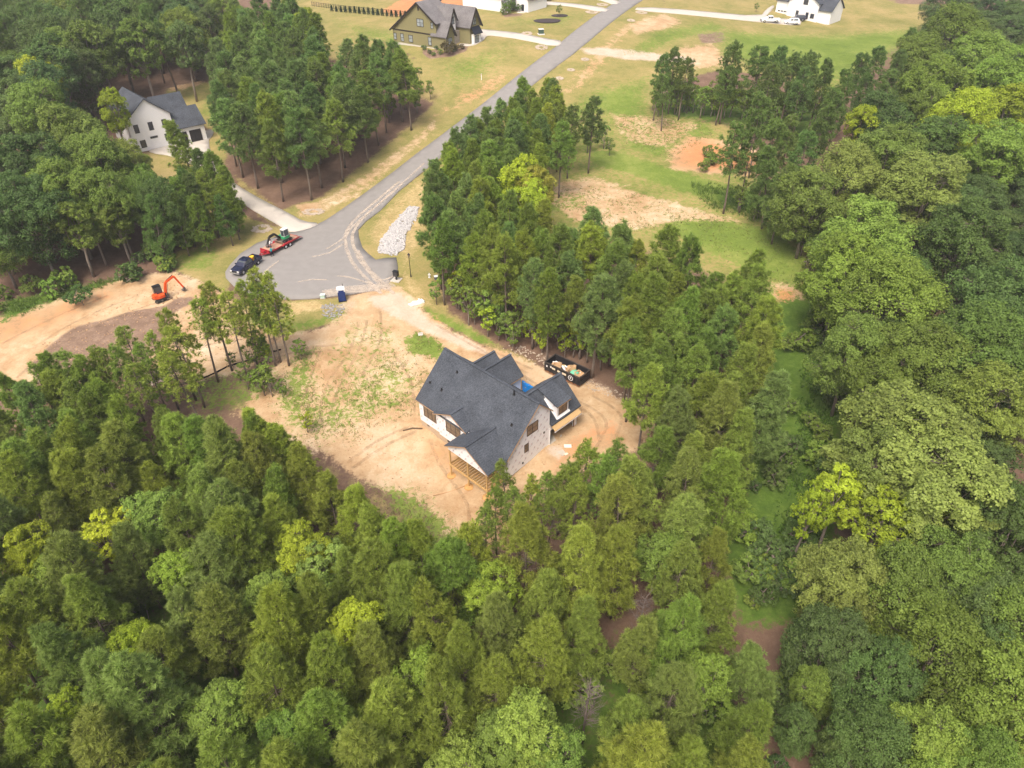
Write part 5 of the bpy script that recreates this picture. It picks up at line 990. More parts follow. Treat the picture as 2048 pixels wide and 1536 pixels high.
# ------------------------------------------------------------------ dumpster and its load
d0, d1, d2 = gp(1089,743), gp(1158,777), gp(1180,758); da = dirang(d0, d1); DL = float(np.linalg.norm((d1-d0)[:2])); DWd = 2.45; nrm = np.array([-math.sin(da), math.cos(da)])
dc = (d0 + d1)[:2] / 2 + nrm * DWd / 2; dz_ = min(ground_h(*(dc + np.array([math.cos(da), math.sin(da)]) * k)) for k in (-3, 0, 3)) ; hl, hwd = DL/2, DWd/2
m_dump = mat('dumpster_steel', (.020, .020, .023), .5, .35, 3)
dp = thing('roll_off_dumpster', 'long black open-top dumpster full of building waste near the wood edge', 'dumpster', (dc[0], dc[1], dz_ + .05), da); DH = 1.55
MB().box(-hl, hl, -hwd, hwd, .15, .27).build('floor', m_dump, dp)
for s in (-1, 1):
    MB().box(-hl, hl, min(s*hwd,s*(hwd-.06)), max(s*hwd,s*(hwd-.06)), .27, DH).build('side_wall', m_dump, dp); MB().box(-hl-.04, hl+.04, min(s*hwd-.07,s*hwd+.07), max(s*hwd-.07,s*hwd+.07), DH, DH+.12).build('top_rail', mat('worn_rail', (.06,.05,.045), .6, .5, 2), dp)
    for k in range(9): x = -hl + .25 + k*(DL-.5)/8; MB().box(x-.06, x+.06, min(s*hwd,s*(hwd+.09)), max(s*hwd,s*(hwd+.09)), .27, DH).build('rib', m_dump, dp)
    MB().box(-hl, hl, min(s*.55-.07,s*.55+.07), max(s*.55-.07,s*.55+.07), 0, .15).build('skid', mat('rusty_steel', (.28,.13,.06), .8, .3), dp); MB().box(-hl, hl, min(s*hwd-.05,s*hwd+.05), max(s*hwd-.05,s*hwd+.05), .13, .27).build('bottom_rail', MATS['rusty_steel'], dp)
for x in (-hl, hl): MB().box(x-.04, x+.04, -hwd, hwd, .27, DH).build('end_wall', m_dump, dp); MB().box(x-.08, x+.08, -hwd, hwd, DH, DH+.12).build('top_rail', MATS['worn_rail'], dp); [MB().box(x-.1, x+.1, -hwd+.05, hwd-.05, .55+.4*j, .63+.4*j).build('end_rib', m_dump, dp) for j in range(2)]
m_sign = mat('sticker', (.72, .62, .46), .6, .1); yo = -hwd - .012
for f_, wd, z, ht in ((-.30,.55,1.05,.3),(-.10,.5,1.0,.3),(.10,.7,.98,.32)): MB().box(hl*2*f_*.75-wd/2, hl*2*f_*.75+wd/2, yo-.09, yo-.08, z, z+ht).build('sticker', m_sign, dp)
for x, z in ((-hl+.35,1.0),(-hl+1.05,1.15)): MB().box(x, x+.22, yo-.09, yo-.08, z, z+.28).build('sticker', m_white, dp)
cx, cz = hl*.52, .98; rg_ = MB()
for k in range(28):
    a, b = 2*math.pi*k/28, 2*math.pi*(k+1)/28
    if k % 14 in (6,): continue
    rg_.prism([(cx+.40*math.cos(a),yo-.085,cz+.40*math.sin(a)),(cx+.40*math.cos(b),yo-.085,cz+.40*math.sin(b)),(cx+.31*math.cos(b),yo-.085,cz+.31*math.sin(b)),(cx+.31*math.cos(a),yo-.085,cz+.31*math.sin(a))],(0,-.008,0))
rg_.prism([(cx+x,yo-.085,cz+z) for x,z in ((-.02,.24),(.10,.24),(.03,.06),(.13,.06),(-.08,-.26),(-.01,-.03),(-.12,-.03))],(0,-.008,0)); rg_.build('round_bolt_emblem', m_white, dp)
def in_d(x, y): c, s = math.cos(da), math.sin(da); return dc[0] + c*x - s*y, dc[1] + s*x + c*y
m_card = mat('cardboard', (.55, .36, .20), .85, .12, 4); rj = random.Random(9)
MB().blob((0,0,.55), (hl*.9, hwd*.85, .38), 16, 6, .12, rj).build('rubble_fill', mat('rubble', (.10,.085,.075), .9, .6, 3, bump=.5), dp)
for i, (x, y, d, m_, nm, lb) in enumerate(((-1.35,-.35,(1.0,.8,.5),m_card,'cardboard_box','large torn cardboard box at the left end of the dumpster'),(.65,.45,(.9,.7,.55),m_card,'cardboard_box','reddish cardboard box at the back of the dumpster'),(2.15,-.1,(1.0,1.1,.4),m_card,'cardboard_box','open flat cardboard box at the right end of the dumpster'),(.25,-.25,(.5,.4,.4),m_card,'cardboard_box','small cardboard box in the dumpster middle'),
   (-2.1,.3,(.9,.5,.12),m_wrap,'wrap_scrap','crumpled white wrap in the far left dumpster corner'),(-.35,-.2,(1.3,.28,.1),m_white,'white_board','white board lying across the dumpster waste'),(-.1,.3,(1.1,.2,.1),m_white,'white_board','second white board beside the small box in the dumpster'),(1.65,.55,(.6,.3,.1),m_white,'wrap_scrap','white scrap behind the green bag in the dumpster'),(-.9,.2,(.6,.5,.1),m_tan,'plywood_scrap','tan plywood scrap beside the torn box in dumpster'),(2.4,-.65,(.5,.3,.2),m_white,'wrap_scrap','white scrap at the right front dumpster corner'))):
    X, Y = in_d(x, y); mb = MB()
    if 'box' in nm:
        w_, l_, h_ = d; mb.box(-w_/2,w_/2,-l_/2,l_/2,0,.02); mb.box(-w_/2,-w_/2+.02,-l_/2,l_/2,.02,h_); mb.box(w_/2-.02,w_/2,-l_/2,l_/2,.02,h_); mb.box(-w_/2+.02,w_/2-.02,-l_/2,-l_/2+.02,.02,h_); mb.box(-w_/2+.02,w_/2-.02,l_/2-.02,l_/2,.02,h_); mb.bar((-w_/2,0,h_),(-w_*.85,0,h_-.12),l_*.95,.02); mb.bar((w_/2-.02,0,h_),(w_*.1,0,h_+.1),l_*.95,.02)
    elif 'wrap' in nm: mb.blob((0,0,.06), (d[0]/2, d[1]/2, .14), 10, 5, .35, rj)
    else: mb.cbox((0,0,.05), d); mb.cbox((.1,.08,.12), (d[0]*.8, d[1]*.7, .05), .35)
    o = mb.build(nm, m_); o.location = (X, Y, dz_ + .05 + .92 + rj.uniform(0,.12)); o.rotation_euler = (rj.uniform(-.15,.15), rj.uniform(-.2,.2), da + rj.uniform(-.6,.6)); tag(o, lb, 'cardboard box' if 'cardboard' in nm else 'scrap')
X, Y = in_d(1.35,-.15); o = MB().blob((0,0,.2), (.62,.5,.34), 14, 8, .12, rj).build('green_bag', mat('teal_plastic', (.16,.55,.36), .45, .2, 4, bump=.4), None, True); o.location = (X, Y, dz_ + 1.0); tag(o, 'mint green plastic bag in the black dumpster', 'bag')

# ------------------------------------------------------------------ people by the trailer
def person(label, loc, rz, shirt, pants, arms=((-.1,.15),(.1,.15)), stride=.12, lean=0.0, name='person'):
    """arms: for each side the forward reach of hand and how far it is raised; one continuous body grown from a skeleton"""
    t = thing(name, label, 'person', loc, rz, 'people by the trailer')
    Vt, E, Rd = [], [], []
    def v(p, r, par=None):
        Vt.append(p); Rd.append(r)
        if par is not None: E.append((par, len(Vt)-1))
        return len(Vt)-1
    l = lean
    pel = v((0,0,.95),.15); waist = v((.02*l,0,1.10),.135,pel); chest = v((.12*l,0,1.32),.165,waist); nk = v((.2*l,0,1.50),.062,chest); hd0 = v((.24*l+.01,0,1.58),.085,nk); hd = v((.26*l+.015,0,1.68),.098,hd0); v((.26*l,0,1.76),.07,hd)
    for s, st in ((-1, stride), (1, -stride)):
        hip = v((0,s*.09,.90),.10,pel); kn = v((st*.55+.03,s*.11,.50),.065,hip); an = v((st,s*.12,.09),.045,kn); v((st+.16,s*.14,.04),.038,an)
    for s, (fw, up) in zip((-1, 1), arms):
        sh = v((.15*l,s*.19,1.44),.062,chest); el = v((.15*l+fw*.45-.02,s*.27,1.20+up*.4),.042,sh); wr = v((.15*l+fw,s*.25,.98+up),.030,el); pm = v((.15*l+fw+.05,s*.245,.92+up),.030,wr)
        for k, (dx, dy) in enumerate(((.03,-.03),(.045,-.01),(.045,.01),(.035,.03))): v((.15*l+fw+.06+dx,s*.245+dy,.83+up+.01*k),.009,pm)
        v((.15*l+fw+.09,s*.20,.90+up),.010,pm)
    me = bpy.data.meshes.new('body'); me.from_pydata(Vt, E, []); o = bpy.data.objects.new('tmp', me); COL.objects.link(o)
    sk = o.modifiers.new('skin', 'SKIN'); sk.use_smooth_shade = True; o.modifiers.new('sub', 'SUBSURF').levels = 1
    for i, r in enumerate(Rd): me.skin_vertices[0].data[i].radius = (r, r); me.skin_vertices[0].data[i].use_root = (i == 0)
    dg = bpy.context.evaluated_depsgraph_get(); bmesh_ = bpy.data.meshes.new_from_object(o.evaluated_get(dg)); bpy.data.objects.remove(o)
    ms = [mat('skin', (.34,.20,.13), .6), shirt, pants, m_black]; bmesh_.materials.clear()
    for m in ms: bmesh_.materials.append(m)
    for f in bmesh_.polygons:
        c = f.center; arm = abs(c.y) > .2 and c.z > .7
        f.material_index = 3 if c.z < .10 else 2 if (c.z < .98 and not arm) else 0 if (c.z > 1.50 or (arm and c.z < 1.22 and math.hypot(c.x, 0) >= 0 and abs(c.y) > .22 and c.z < 1.16)) else 1
    b = link('body', bmesh_, t); MB().blob((.26*l-.01,0,1.725), (.108,.098,.085), 10, 6).build('hair', m_black, t, True)
    MB().blob((.26*l+.112,0,1.66), (.02,.016,.025), 6, 4).build('nose', ms[0], t); return t
ta = np.array([tx, ty])
pp = gp(545,513.5); person('person in teal shirt and dark trousers standing beside the red trailer', (pp[0], pp[1], pp[2] + RZ), dirang(pp, (tc_[0], tc_[1])) , mat('teal_shirt', (.02,.24,.27), .8), mat('navy_trousers', (.02,.02,.05), .8), ((.35,.45),(.3,.4)), .22, .6)
for f_, s_, lb, sh in ((3.0,.25,'person in white shirt standing on the front of the trailer deck','w'),(2.25,-.35,'person in white and red shirt on the trailer deck before the green excavator','r')):
    X, Y = tc_[0] + tx*f_ - ty*s_, tc_[1] + ty*f_ + tx*s_; person(lb, (X, Y, gz(*tc_) + RZ + .77 ), tang + (2.4 if sh == 'w' else -1.2), mat('white_shirt', (.76,.75,.76), .8) if sh == 'w' else mat('white_red_shirt', (.72,.60,.60), .8, .3, 6), mat('grey_trousers', (.12,.11,.14), .8) if sh == 'w' else mat('red_trousers', (.45,.08,.10), .8), ((.3,.3),(.2,.1)), .1, .8)

# ------------------------------------------------------------------ street and site furniture
def put(o, px, py, dz=0.0, rz=0.0): p = gp(px, py); o.location = (p[0], p[1], ground_h(p[0], p[1]) + dz); o.rotation_euler = (0,0,rz); return o
m_blue = mat('toilet_blue', (.012, .028, .13), .5, .1)
tl = thing('portable_toilet', 'dark blue portable toilet with white roof on the cul-de-sac edge', 'portable toilet'); put(tl, 685,600,0,.25)
MB().box(-.56,.56,-.56,.56,.08,2.05).build('body', m_blue, tl, bevel=.04); MB().box(-.62,.62,-.62,.62,0,.10).build('base', m_black, tl); rf_ = MB().prism([(-.6,-.6,2.05),(.6,-.6,2.05),(.6,.6,2.05),(-.6,.6,2.05)],(0,0,.10)).build('roof', m_white, tl, bevel=.04); loft(rf_, 'roof_dome', m_white, [(-.52,.5,.3,2.15,2.18),(-.3,.5,.44,2.15,2.26),(.3,.5,.44,2.15,2.26),(.52,.5,.3,2.15,2.18)])
MB().box(-.42,.42,-.58,-.56,.12,1.98).build('door', mat('door_blue', (.018,.04,.17), .5), tl); MB().tube([(.4,.4,2.15),(.4,.4,2.6)], .05, 8).build('vent_pipe', m_black, tl); MB().box(-.56,.56,-.572,-.562,1.72,2.04).build('vent_panel', m_white, tl)
ub = thing('utility_pedestal', 'pale green utility box on the grass beside the portable toilet', 'utility box'); put(ub, 646,595); MB().box(-.34,.34,-.28,.28,.06,.55).build('cabinet', mat('pale_green', (.45,.60,.55), .6), ub, bevel=.03); MB().box(-.38,.38,-.32,.32,.55,.62).build('lid', mat('pale_lid', (.62,.72,.68), .6), ub); MB().box(-.42,.42,-.36,.36,-.05,.06).build('pad', concrete, ub)
def lamp_post(px, py, h, label):
    t = thing('lamp_post', label, 'lamp post', group='black street lamps'); put(t, px, py); MB().tube([(0,0,0),(0,0,.5),(0,0,.55),(0,0,h-.55)], [.11,.10,.06,.05], 10).build('pole', m_black, t); ln = MB().tube([(0,0,h-.55),(0,0,h-.15)], [.11,.19], 6).build('lantern', mat('lantern_glass', (.35,.30,.22), .3), t)
    MB().tube([(0,0,h-.15),(0,0,h-.02),(0,0,h+.12)], [.26,.14,.02], 6).build('cap', m_black, t); MB().bar((-.28,0,h-.75),(.28,0,h-.75),.04).build('ladder_bar', m_black, t)
    for k in range(6): a = k*math.pi/3; MB().bar((.115*math.cos(a),.115*math.sin(a),h-.55),(.2*math.cos(a),.2*math.sin(a),h-.15),.025).build('rib', m_black, ln)
lamp_post(822,554,4.2,'black lamp post on the straw verge near the mailbox'); lamp_post(1106,193,4.4,'black lamp post beside the far road bend by the clay strip')
mb_ = thing('mailbox_cluster', 'black cluster mailbox on a pale concrete pad by the lamp post', 'mailbox'); put(mb_, 793,560,0,R(-20)); MB().box(-.75,.75,-.75,.75,-.05,.10).build('pad', concrete, mb_); MB().tube([(0,0,.1),(0,0,.75)], [.16,.12], 10).build('pedestal', m_black, mb_); bx_ = MB().box(-.42,.42,-.30,.30,.75,1.6).build('cabinet', m_black, mb_, bevel=.03); MB().prism([(-.45,-.33,1.6),(.45,-.33,1.6),(.45,.33,1.6),(-.45,.33,1.6)],(0,0,.05)).build('cap', m_black, mb_)
for r_ in range(4):
    for c in range(3): MB().box(-.38+.26*c,-.14+.26*c,-.315,-.30,.80+.19*r_,.96+.19*r_).build('mailbox_door', mat('door_metal', (.05,.05,.055), .4), bx_)
sg = thing('yard_sign', 'small white sign on a stake in the green patch by the drive', 'sign'); put(sg, 842,677,0,.2); MB().box(-.35,.35,-.012,.012,.55,1.05).build('panel', m_white, sg); MB().box(-.03,.03,.013,.05,-.1,.95).build('stake', m_wood, sg); MB().box(-.26,.26,-.016,-.013,.84,.92).build('print_band', m_red, sg)
hy_ = thing('hydrant', 'white fire hydrant on the straw verge at the pine edge', 'hydrant'); put(hy_, 859,555); MB().tube([(0,0,0),(0,0,.05),(0,0,.08),(0,0,.6),(0,0,.75),(0,0,.82)], [.2,.2,.13,.13,.12,.03], 12).build('barrel', m_white, hy_); MB().tube([(-.24,0,.5),(.24,0,.5)], .07, 8).build('outlet', m_white, hy_)
vb = thing('valve_box', 'dark utility box with white lid near the white hydrant', 'utility box'); put(vb, 873,558,0,.3); MB().box(-.35,.35,-.3,.3,0,.5).build('cabinet', mat('grey_box', (.12,.13,.14), .6), vb, bevel=.03); MB().box(-.37,.37,-.32,.32,.5,.56).build('lid', m_white, vb)
tf = thing('transformer_box', 'dark green transformer on a white pad beside the olive house drive', 'utility box'); put(tf, 1082,68,0,.2); MB().box(-.9,.9,-.8,.8,-.1,.12).build('pad', m_white, tf); MB().box(-.7,.7,-.6,.6,.12,1.25).build('cabinet', mat('dk_green', (.05,.09,.07), .5), tf, bevel=.04); MB().box(-.74,.74,-.64,.64,1.25,1.34).build('lid', m_white, tf)
mk = thing('marker_post', 'white marker post standing on the verge clay strip', 'post'); put(mk, 963,160); MB().box(-.08,.08,-.05,.05,0,1.5).build('post', m_white, mk); MB().box(-.09,.09,-.056,-.05,1.2,1.4).build('band', m_red, mk)
# crumpled white erosion cloth at the drive mouth
rj = random.Random(31)
for i, (px, py, sx, sy) in enumerate(((830,607,1.1,.5),(842,603,.5,.7))):
    o = MB().blob((0,0,0), (sx, sy, .28), 18, 7, .3, rj).build('plastic_sheeting', m_white); put(o, px, py, .05, .6); tag(o, ('crumpled white plastic sheeting lying at the gravel drive edge','second crumpled white sheet nearer the pines at the drive mouth')[i], 'plastic sheet')
# silt fence
fl = [gp(*p) for p in ((352,772),(400,760),(430,748),(455,735),(500,722),(540,706),(562,700))]; sf = thing('silt_fence', 'low black silt fence running under the thin pines', 'fence', tuple(fl[0])); mb = MB(); o0 = np.array(fl[0])
for p, q in zip(fl, fl[1:]):
    n = 4
    for k in range(n):
        a, b = p + (q-p)*k/n, p + (q-p)*(k+1)/n; za, zb = ground_h(a[0],a[1]), ground_h(b[0],b[1]); A = np.array([a[0],a[1],za])-o0; B = np.array([b[0],b[1],zb])-o0
        mb.prism([A-[0,0,.05], B-[0,0,.05], B+[0,0,.26], A+[0,0,.26+.05*math.sin(k*2)]], (.01,.02,0))
    MB().bar(np.array([p[0],p[1],ground_h(p[0],p[1])-.1])-o0, np.array([p[0],p[1],ground_h(p[0],p[1])+.8])-o0, .05).build('stake', m_wood, sf)
mb.build('fabric', mat('silt_fabric', (.02,.02,.022), .8), sf)
# metal fence with clipped conifers behind the olive house
fa, fb = gp(624,12), gp(860,37); fe = thing('metal_fence', 'thin dark metal fence along the lawn behind the olive house', 'fence', (fa[0], fa[1], 0)); nF = 44; rails = MB(); pk = MB(); fpts = [fa + (fb-fa)*k/nF for k in range(nF+1)]
post_m = MB().box(-.045,.045,-.045,.045,-.2,1.5).mesh('post', m_black)
for k, p in enumerate(fpts):
    z = ground_h(p[0],p[1]); p[2] = z; o = link('post', post_m, fe); o.location = (p[0]-fa[0], p[1]-fa[1], z)
for p, q in zip(fpts, fpts[1:]):
    for h_ in (.2, 1.35): rails.bar((p[0]-fa[0],p[1]-fa[1],p[2]+h_),(q[0]-fa[0],q[1]-fa[1],q[2]+h_),.04,.05)
    for k in range(1, 9): a = p + (q-p)*k/9; pk.bar((a[0]-fa[0],a[1]-fa[1],a[2]+.1),(a[0]-fa[0],a[1]-fa[1],a[2]+1.42),.018)
rails.build('rail', m_black, fe); tag(pk.build('pickets', m_black, fe), kind='stuff')
def conifer(seed):
    rg = np.random.default_rng(seed); n = 260; t = rg.random(n)**.8; a = rg.uniform(0,6.28,n); r = .5*(1-t)**.8*rg.uniform(.75,1.05,n); C = np.stack([r*np.cos(a), r*np.sin(a), .1+2.5*t],1); D = unit(np.stack([np.cos(a),np.sin(a),np.full(n,.9)],1))
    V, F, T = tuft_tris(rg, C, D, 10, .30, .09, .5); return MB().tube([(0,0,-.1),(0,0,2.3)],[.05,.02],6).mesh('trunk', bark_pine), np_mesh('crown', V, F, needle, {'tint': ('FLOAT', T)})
CON = conifer(1); crn = random.Random(3)
for k in range(17):
    t = k/16; p = gp(664 + (811-664)*t, 22.5 + (36-22.5)*t); o = thing('clipped_conifer', 'narrow dark conifer, %s from left in the row by the metal fence' % ['first','second','third','fourth','fifth','sixth','seventh','eighth','ninth','tenth','eleventh','twelfth','thirteenth','fourteenth','fifteenth','sixteenth','seventeenth'][k], 'conifer', (p[0],p[1],p[2]), crn.uniform(0,6), 'conifers along the metal fence')
    o.scale = (crn.uniform(.7,.9),)*2 + (crn.uniform(.62,.82),); link('trunk', CON[0], o); c = link('crown', CON[1], o); c.color = (.05,.09,.045,1)
# garden shrubs at the olive and pale houses, single lawn trees
gs = random.Random(12)
for k, (px, py, h_) in enumerate(((848,100,.9),(858,108,.8),(868,112,.7),(880,110,1.0),(897,108,2.2),(905,104,1.0),(915,102,1.1),(925,98,.9),(872,100,.8),(936,80,1.2),(944,77,1.0),(951,72,1.4),(930,84,1.0),(1012,30,2.0),(1018,24,2.6),(1026,20,1.6),(1040,22,1.4),(1052,14,1.6),(1064,10,1.5),(1060,17,1.0))):
    p = gp(px, py); o = plant('garden_shrub', SHRUB[k % 2], p[0], p[1], h_*1.5, gs.choice([DG, DGD, (.12,.10,.05)]), gs, 'garden', 2.2)
for px, py, h_, lb in ((1118,33,3.6,'garden'),(1512,24,3.0,'garden')):
    p = gp(px, py); plant('garden_shrub', SAPL[0], p[0], p[1], h_, DG, gs, 'garden', 6)
# stone aprons and loose rock
m_rock = mat('pale_rock', (.43, .42, .42), .9, .3, 4); m_rockt = mat('tan_rock', (.42, .35, .28), .9, .3, 4); m_rockg = mat('grey_rock', (.30, .29, .285), .9, .3, 4)
def rocks(name, poly, n, r0, r1, m, label, cat, seed, ring=None, dz=0.0, heap=0.0):
    rn = random.Random(seed); P = gpoly(poly); lo, hi = P.min(0), P.max(0); mb = MB(); k = 0; c = P.mean(0); tries = 0
    while k < n and tries < n*60:
        tries += 1; x, y = rn.uniform(lo[0], hi[0]), rn.uniform(lo[1], hi[1]); sdv = sdist(np.array([x]), np.array([y]), P)[0]
        if sdv < rn.uniform(-.1, .25): continue
        r = rn.uniform(r0, r1); h_ = ground_h(x, y) + heap*min(1, max(0, sdv)/1.2) + r*.25
        mb.blob((x - c[0], y - c[1], h_), (r*rn.uniform(.7,1.4), r*rn.uniform(.7,1.3), r*rn.uniform(.5,.9)), 6, 4, .28, rn); k += 1
    o = mb.build(name, m); o.location = (c[0], c[1], 0); return tag(o, label, cat, None, 'stuff')
rocks('riprap_stones', [(818,413),(838,415),(832,440),(812,468),(808,498),(790,512),(756,505),(762,480),(788,446)], 1500, .12, .30, m_rock, 'white riprap stones filling the ditch beside the road', 'stones', 1, None, 0, .15)
rocks('riprap_stones', [(640,612),(660,606),(690,612),(688,628),(665,640),(645,634)], 130, .08, .2, m_rockg, 'grey riprap stones below the portable toilet', 'stones', 2)
rocks('loose_stones', [(1000,690),(1040,690),(1100,715),(1200,770),(1290,800),(1270,815),(1180,780),(1090,735),(1010,705)], 240, .05, .16, m_rockt, 'pale stones scattered along the wood edge', 'stones', 3)
rocks('loose_stones', [(240,770),(290,745),(330,735),(380,720),(370,745),(300,775)], 220, .08, .22, m_rockt, 'pale stones under the thin pines', 'stones', 4)
for i, (px, py, a, b) in enumerate(((524,458,2.6,1.8),(627,424,3.0,1.4),(1083,95,2.3,1.9),(1184,24.5,2.6,2.0),(1283,25,2.4,2.0),(1205,9.5,2.4,2.0),(1054,67,2.0,1.6),(1262,41,1.6,1.4),(1170,119,1.4,1.0),(1119,157,1.3,.9),(1142,140,1.2,.8))):
    p = gp(px, py); rn = random.Random(50+i); mb = MB()
    for k in range(150):
        t, q = rn.uniform(0,6.28), rn.uniform(.25,1)**.6; r = rn.uniform(.10,.22); x, y = a*q*math.cos(t)*.75, b*q*math.sin(t)*.9; mb.blob((x, y, ground_h(p[0]+x, p[1]+y)-p[2]+.05), (r*1.2, r, r*.7), 6, 4, .25, rn)
    o = mb.build('culvert_stones', m_rockt if i else m_rockt); o.location = tuple(p); tag(o, None, None, None, 'stuff')
for px, py, rx, ry in ((1094,41,4.2,3.4),(1119,31,2.6,2.2)):
    p = gp(px, py); o = MB().blob((0,0,0), (rx,ry,.22), 22, 6, .03, gs).build('mulch_bed', mat('dark_mulch', (.05,.04,.04), .95, .3, 4)); o.location = tuple(p); tag(o, 'dark mulch ring on the lawn of the pale house, %s one' % ('larger' if rx > 3 else 'smaller'), 'mulch bed')

m_clod = mat('earth_clod', (.40,.26,.15), .95, .3, 5)
rocks('earth_clods', [(700,760),(860,660),(1000,720),(1280,830),(1200,920),(1000,1000),(900,1080),(760,960),(620,880)], 700, .03, .10, m_clod, 'earth clods on the bare lot', 'clods', 8)
rocks('earth_clods', [(30,730),(150,640),(330,560),(440,590),(520,690),(420,740),(200,740)], 700, .04, .13, m_clod, 'earth clods round the excavator', 'clods', 9)
# ------------------------------------------------------------------ weeds and tall grass
def blades(name, polys, dens, h0, h1, wd, col, seed, per=5, jit=.18, label=None, maxn=16000):
    rg = np.random.default_rng(seed); CC = []
    for poly in polys:
        P = gpoly(poly); lo, hi = P.min(0), P.max(0); n = int(min(maxn, dens * (hi[0]-lo[0]) * (hi[1]-lo[1]))); X, Y = rg.uniform(lo[0], hi[0], n), rg.uniform(lo[1], hi[1], n)
        sdv = sdist(X, Y, P); k = sdv > rg.uniform(-.6, 1.2, n); CC.append(np.c_[X[k], Y[k]])
    C = np.vstack(CC); keep = np.sin(C[:,0]*.9 + 1.3*np.sin(C[:,1]*.6)) + np.sin(C[:,1]*.8 + C[:,0]*.5) > rg.uniform(-1.8, .9, len(C)); C = C[keep]
    Z = np.array([ground_h(x, y) for x, y in C]); base = np.repeat(np.c_[C, Z], per, 0); m = len(base); base[:, :2] += rg.normal(0, jit, (m, 2))
    h_ = np.repeat(rg.uniform(h0, h1, len(C)), per)[:, None] * rg.uniform(.6, 1.2, (m, 1)); d = unit(np.c_[rg.normal(0, .5, (m, 2)), np.ones(m)]); sd_ = unit(np.cross(d, rg.normal(size=(m, 3)))) * wd
    V = np.stack([base - sd_, base + sd_, base + d*h_], 1).reshape(-1, 3); T = np.repeat(np.clip(np.repeat(rg.normal(.5,.25,len(C)), per), 0, 1), 3)
    o = link(name, np_mesh(name, V, np.arange(len(V)).reshape(-1, 3), leafm, {'tint': ('FLOAT', T)})); o.color = (*col, 1); return tag(o, label, None, None, 'stuff')
blades('weeds', [[(590,690),(640,690),(640,800),(600,880),(540,840),(540,780)],[(700,750),(790,690),(870,750),(830,830),(760,850),(690,900),(620,900),(560,850),(600,780)],[(740,960),(830,970),(880,1010),(950,1090),(880,1110),(780,1040)],[(800,684),(832,660),(870,670),(896,694),(880,727),(850,717),(815,707)],[(700,640),(760,640),(780,690),(740,690)]], 8, .10, .30, .045, (.22,.25,.075), 1)
blades('tall_grass', [[(1380,365),(1570,380),(1610,430),(1500,445),(1410,415)],[(0,605),(140,575),(250,550),(250,562),(120,603),(0,650)]], 6, .4, 1.1, .05, (.13,.20,.04), 2)
blades('undergrowth', [[(1600,650),(1660,650),(1680,760),(1655,900),(1650,1060),(1620,1190),(1520,1180),(1550,1050),(1590,900),(1605,760)]], 10, .2, .7, .09, (.10,.18,.03), 3)
blades('clearing_weeds', [[(1085,400),(1120,365),(1240,375),(1330,400),(1430,430),(1500,445),(1440,460),(1340,460),(1260,470),(1150,450)],[(1330,430),(1450,435),(1560,460),(1620,520),(1600,580),(1500,545),(1400,500),(1340,460)],[(1215,225),(1290,230),(1420,245),(1440,270),(1330,320),(1250,285)]], 2.5, .12, .3, .06, (.24,.26,.085), 4)

# ------------------------------------------------------------------ thin summer haze
hz = MB().box(-420, 420, -60, 640, -11, 60).build('haze', None); tag(hz, kind='stuff')
hm = bpy.data.materials.new('haze'); hm.use_nodes = True; t_ = hm.node_tree; t_.nodes.remove(t_.nodes['Principled BSDF']); pv = t_.nodes.new('ShaderNodeVolumePrincipled')
pv.inputs['Color'].default_value = (.96, .97, 1.0, 1); pv.inputs['Density'].default_value = .00025; t_.links.new(pv.outputs[0], t_.nodes['Material Output'].inputs['Volume']); hz.data.materials.append(hm)

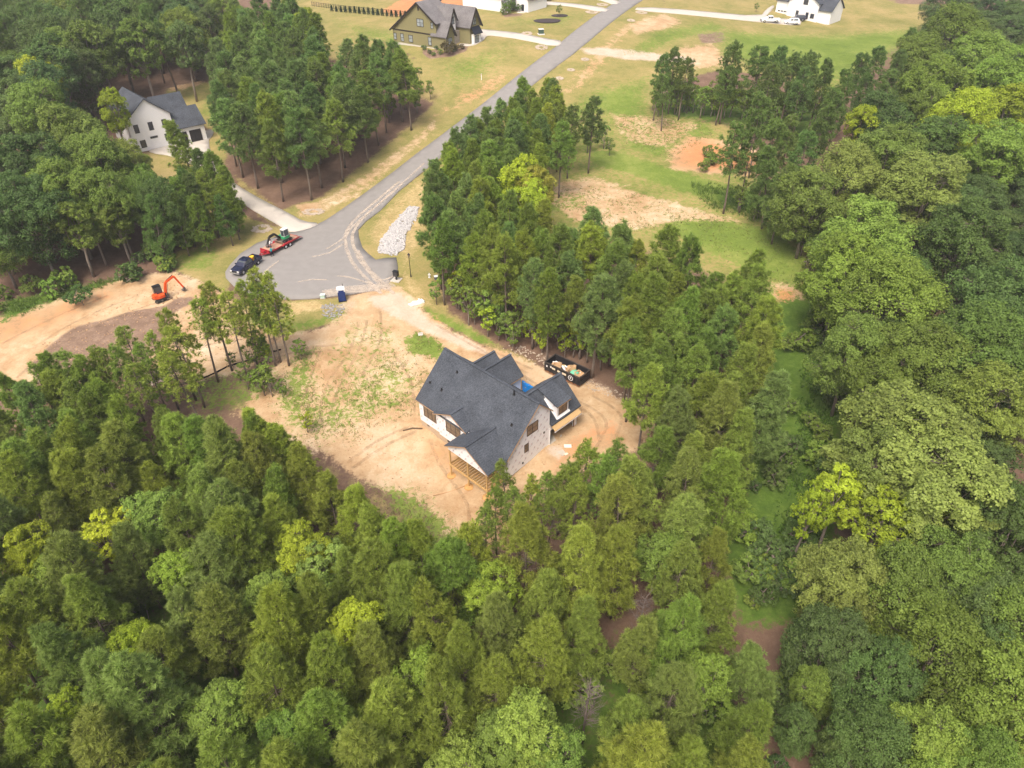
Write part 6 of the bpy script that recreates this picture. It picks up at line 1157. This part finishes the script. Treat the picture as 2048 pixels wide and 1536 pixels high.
# ------------------------------------------------------------------ labels of the trees: what they look like, where they stand, their place in row
ZN = {'fence_row': ('sparse pine', 'along the silt fence', 'thin pines along the silt fence'),
 'house_edge': ('slender young pine', 'beside the unfinished house', 'young pines beside the house'),
 'foreground': ('bushy pine', 'in the foreground pine wood', 'pines of the foreground wood'),
 'middle': ('full pine', 'beside the gravel drive', 'pines beyond the drive'),
 'upper_left': ('dense pine', 'between white house and road', 'pines between white house and road'),
 'upper_pines': ('tall dark pine', 'round the upper clearing', 'tall pines round the upper clearing'),
 'left_wood_pines': ('dark pine', 'by the white house drive', 'pines by the white house drive'),
 'far_left': ('tall dark forest tree', 'behind the white house', 'forest behind the white house'),
 'left_wood': ('leafy green tree', 'before the white house', 'wood before the white house'),
 'right_wood': ('broad-crowned leafy tree', 'past the grass lane', 'broadleaf wood past the grass lane'),
 'pale': ('bright yellow-green tree', 'among darker ones', 'bright yellow-green trees'), 'dead': ('bare grey dead tree', 'among the foreground pines', 'dead trees'),
 'drive_saplings': ('light green sapling', 'behind the dumpster', 'saplings behind the dumpster'), 'clearing_saplings': ('green sapling', 'above the orange clay', 'saplings above the clay'),
 'island_saplings': ('green sapling', 'past the sandy clearing', 'saplings by the sandy clearing'), 'lane_saplings': ('dark sapling', 'past the grassy clearing', 'saplings by the grassy clearing'),
 'fence_saplings': ('small green sapling', 'below the silt fence', 'saplings below the silt fence'), 'left_shrubs': ('low green shrub', 'above the orange excavator', 'shrubs above the excavator'),
 'lane_shrubs': ('low leafy shrub', 'by the grass lane', 'shrubs along the grass lane'), 'corner_shrubs': ('dark low shrub', 'on bare soil below the lane', 'shrubs in the corner gap'), 'fore_shrubs': ('leafy shrub', 'in the foreground wood', 'shrubs in the foreground wood'),
 'upper_left_saplings': ('slim sapling', 'roadside of the upper pines', 'saplings on the road side'), 'garden': ('small garden shrub', 'by the far houses', 'garden shrubs of the far houses'), 'clay_shrubs': ('tall green weed bush', 'on the orange clay', 'bushes on the clay')}
ORD = ['first','second','third','fourth','fifth','sixth','seventh','eighth','ninth','tenth','eleventh','twelfth','thirteenth','fourteenth','fifteenth','sixteenth','seventeenth','eighteenth','nineteenth','twentieth']
def ordw(n): return ORD[n] if n < 20 else 'twenty-' + ORD[n - 20] if n < 29 else 'far'
byz = {}
for r_ in TREES: byz.setdefault(r_[1], []).append(r_)
for z_, rs in byz.items():
    look, where, grp = ZN[z_]; rs.sort(key=lambda r: r[4]); nrow = max(1, round(math.sqrt(len(rs) / 1.8))); per = math.ceil(len(rs) / nrow)
    rows = [rs[i:i+per] for i in range(0, len(rs), per)]
    for ri, row in enumerate(rows):
        row.sort(key=lambda r: r[3])
        for ci, r in enumerate(row):
            pos = f'{ordw(ci)} from left' + (f' in {ordw(ri)} row back' if len(rows) > 1 else '')
            tag(r[0], f'{look} {where}, {pos}', 'dead tree' if z_ == 'dead' else 'shrub' if 'shrub' in r[2] else 'sapling' if r[2] == 'sapling' else 'pine' if r[2] == 'pine_tree' else 'tree', grp)
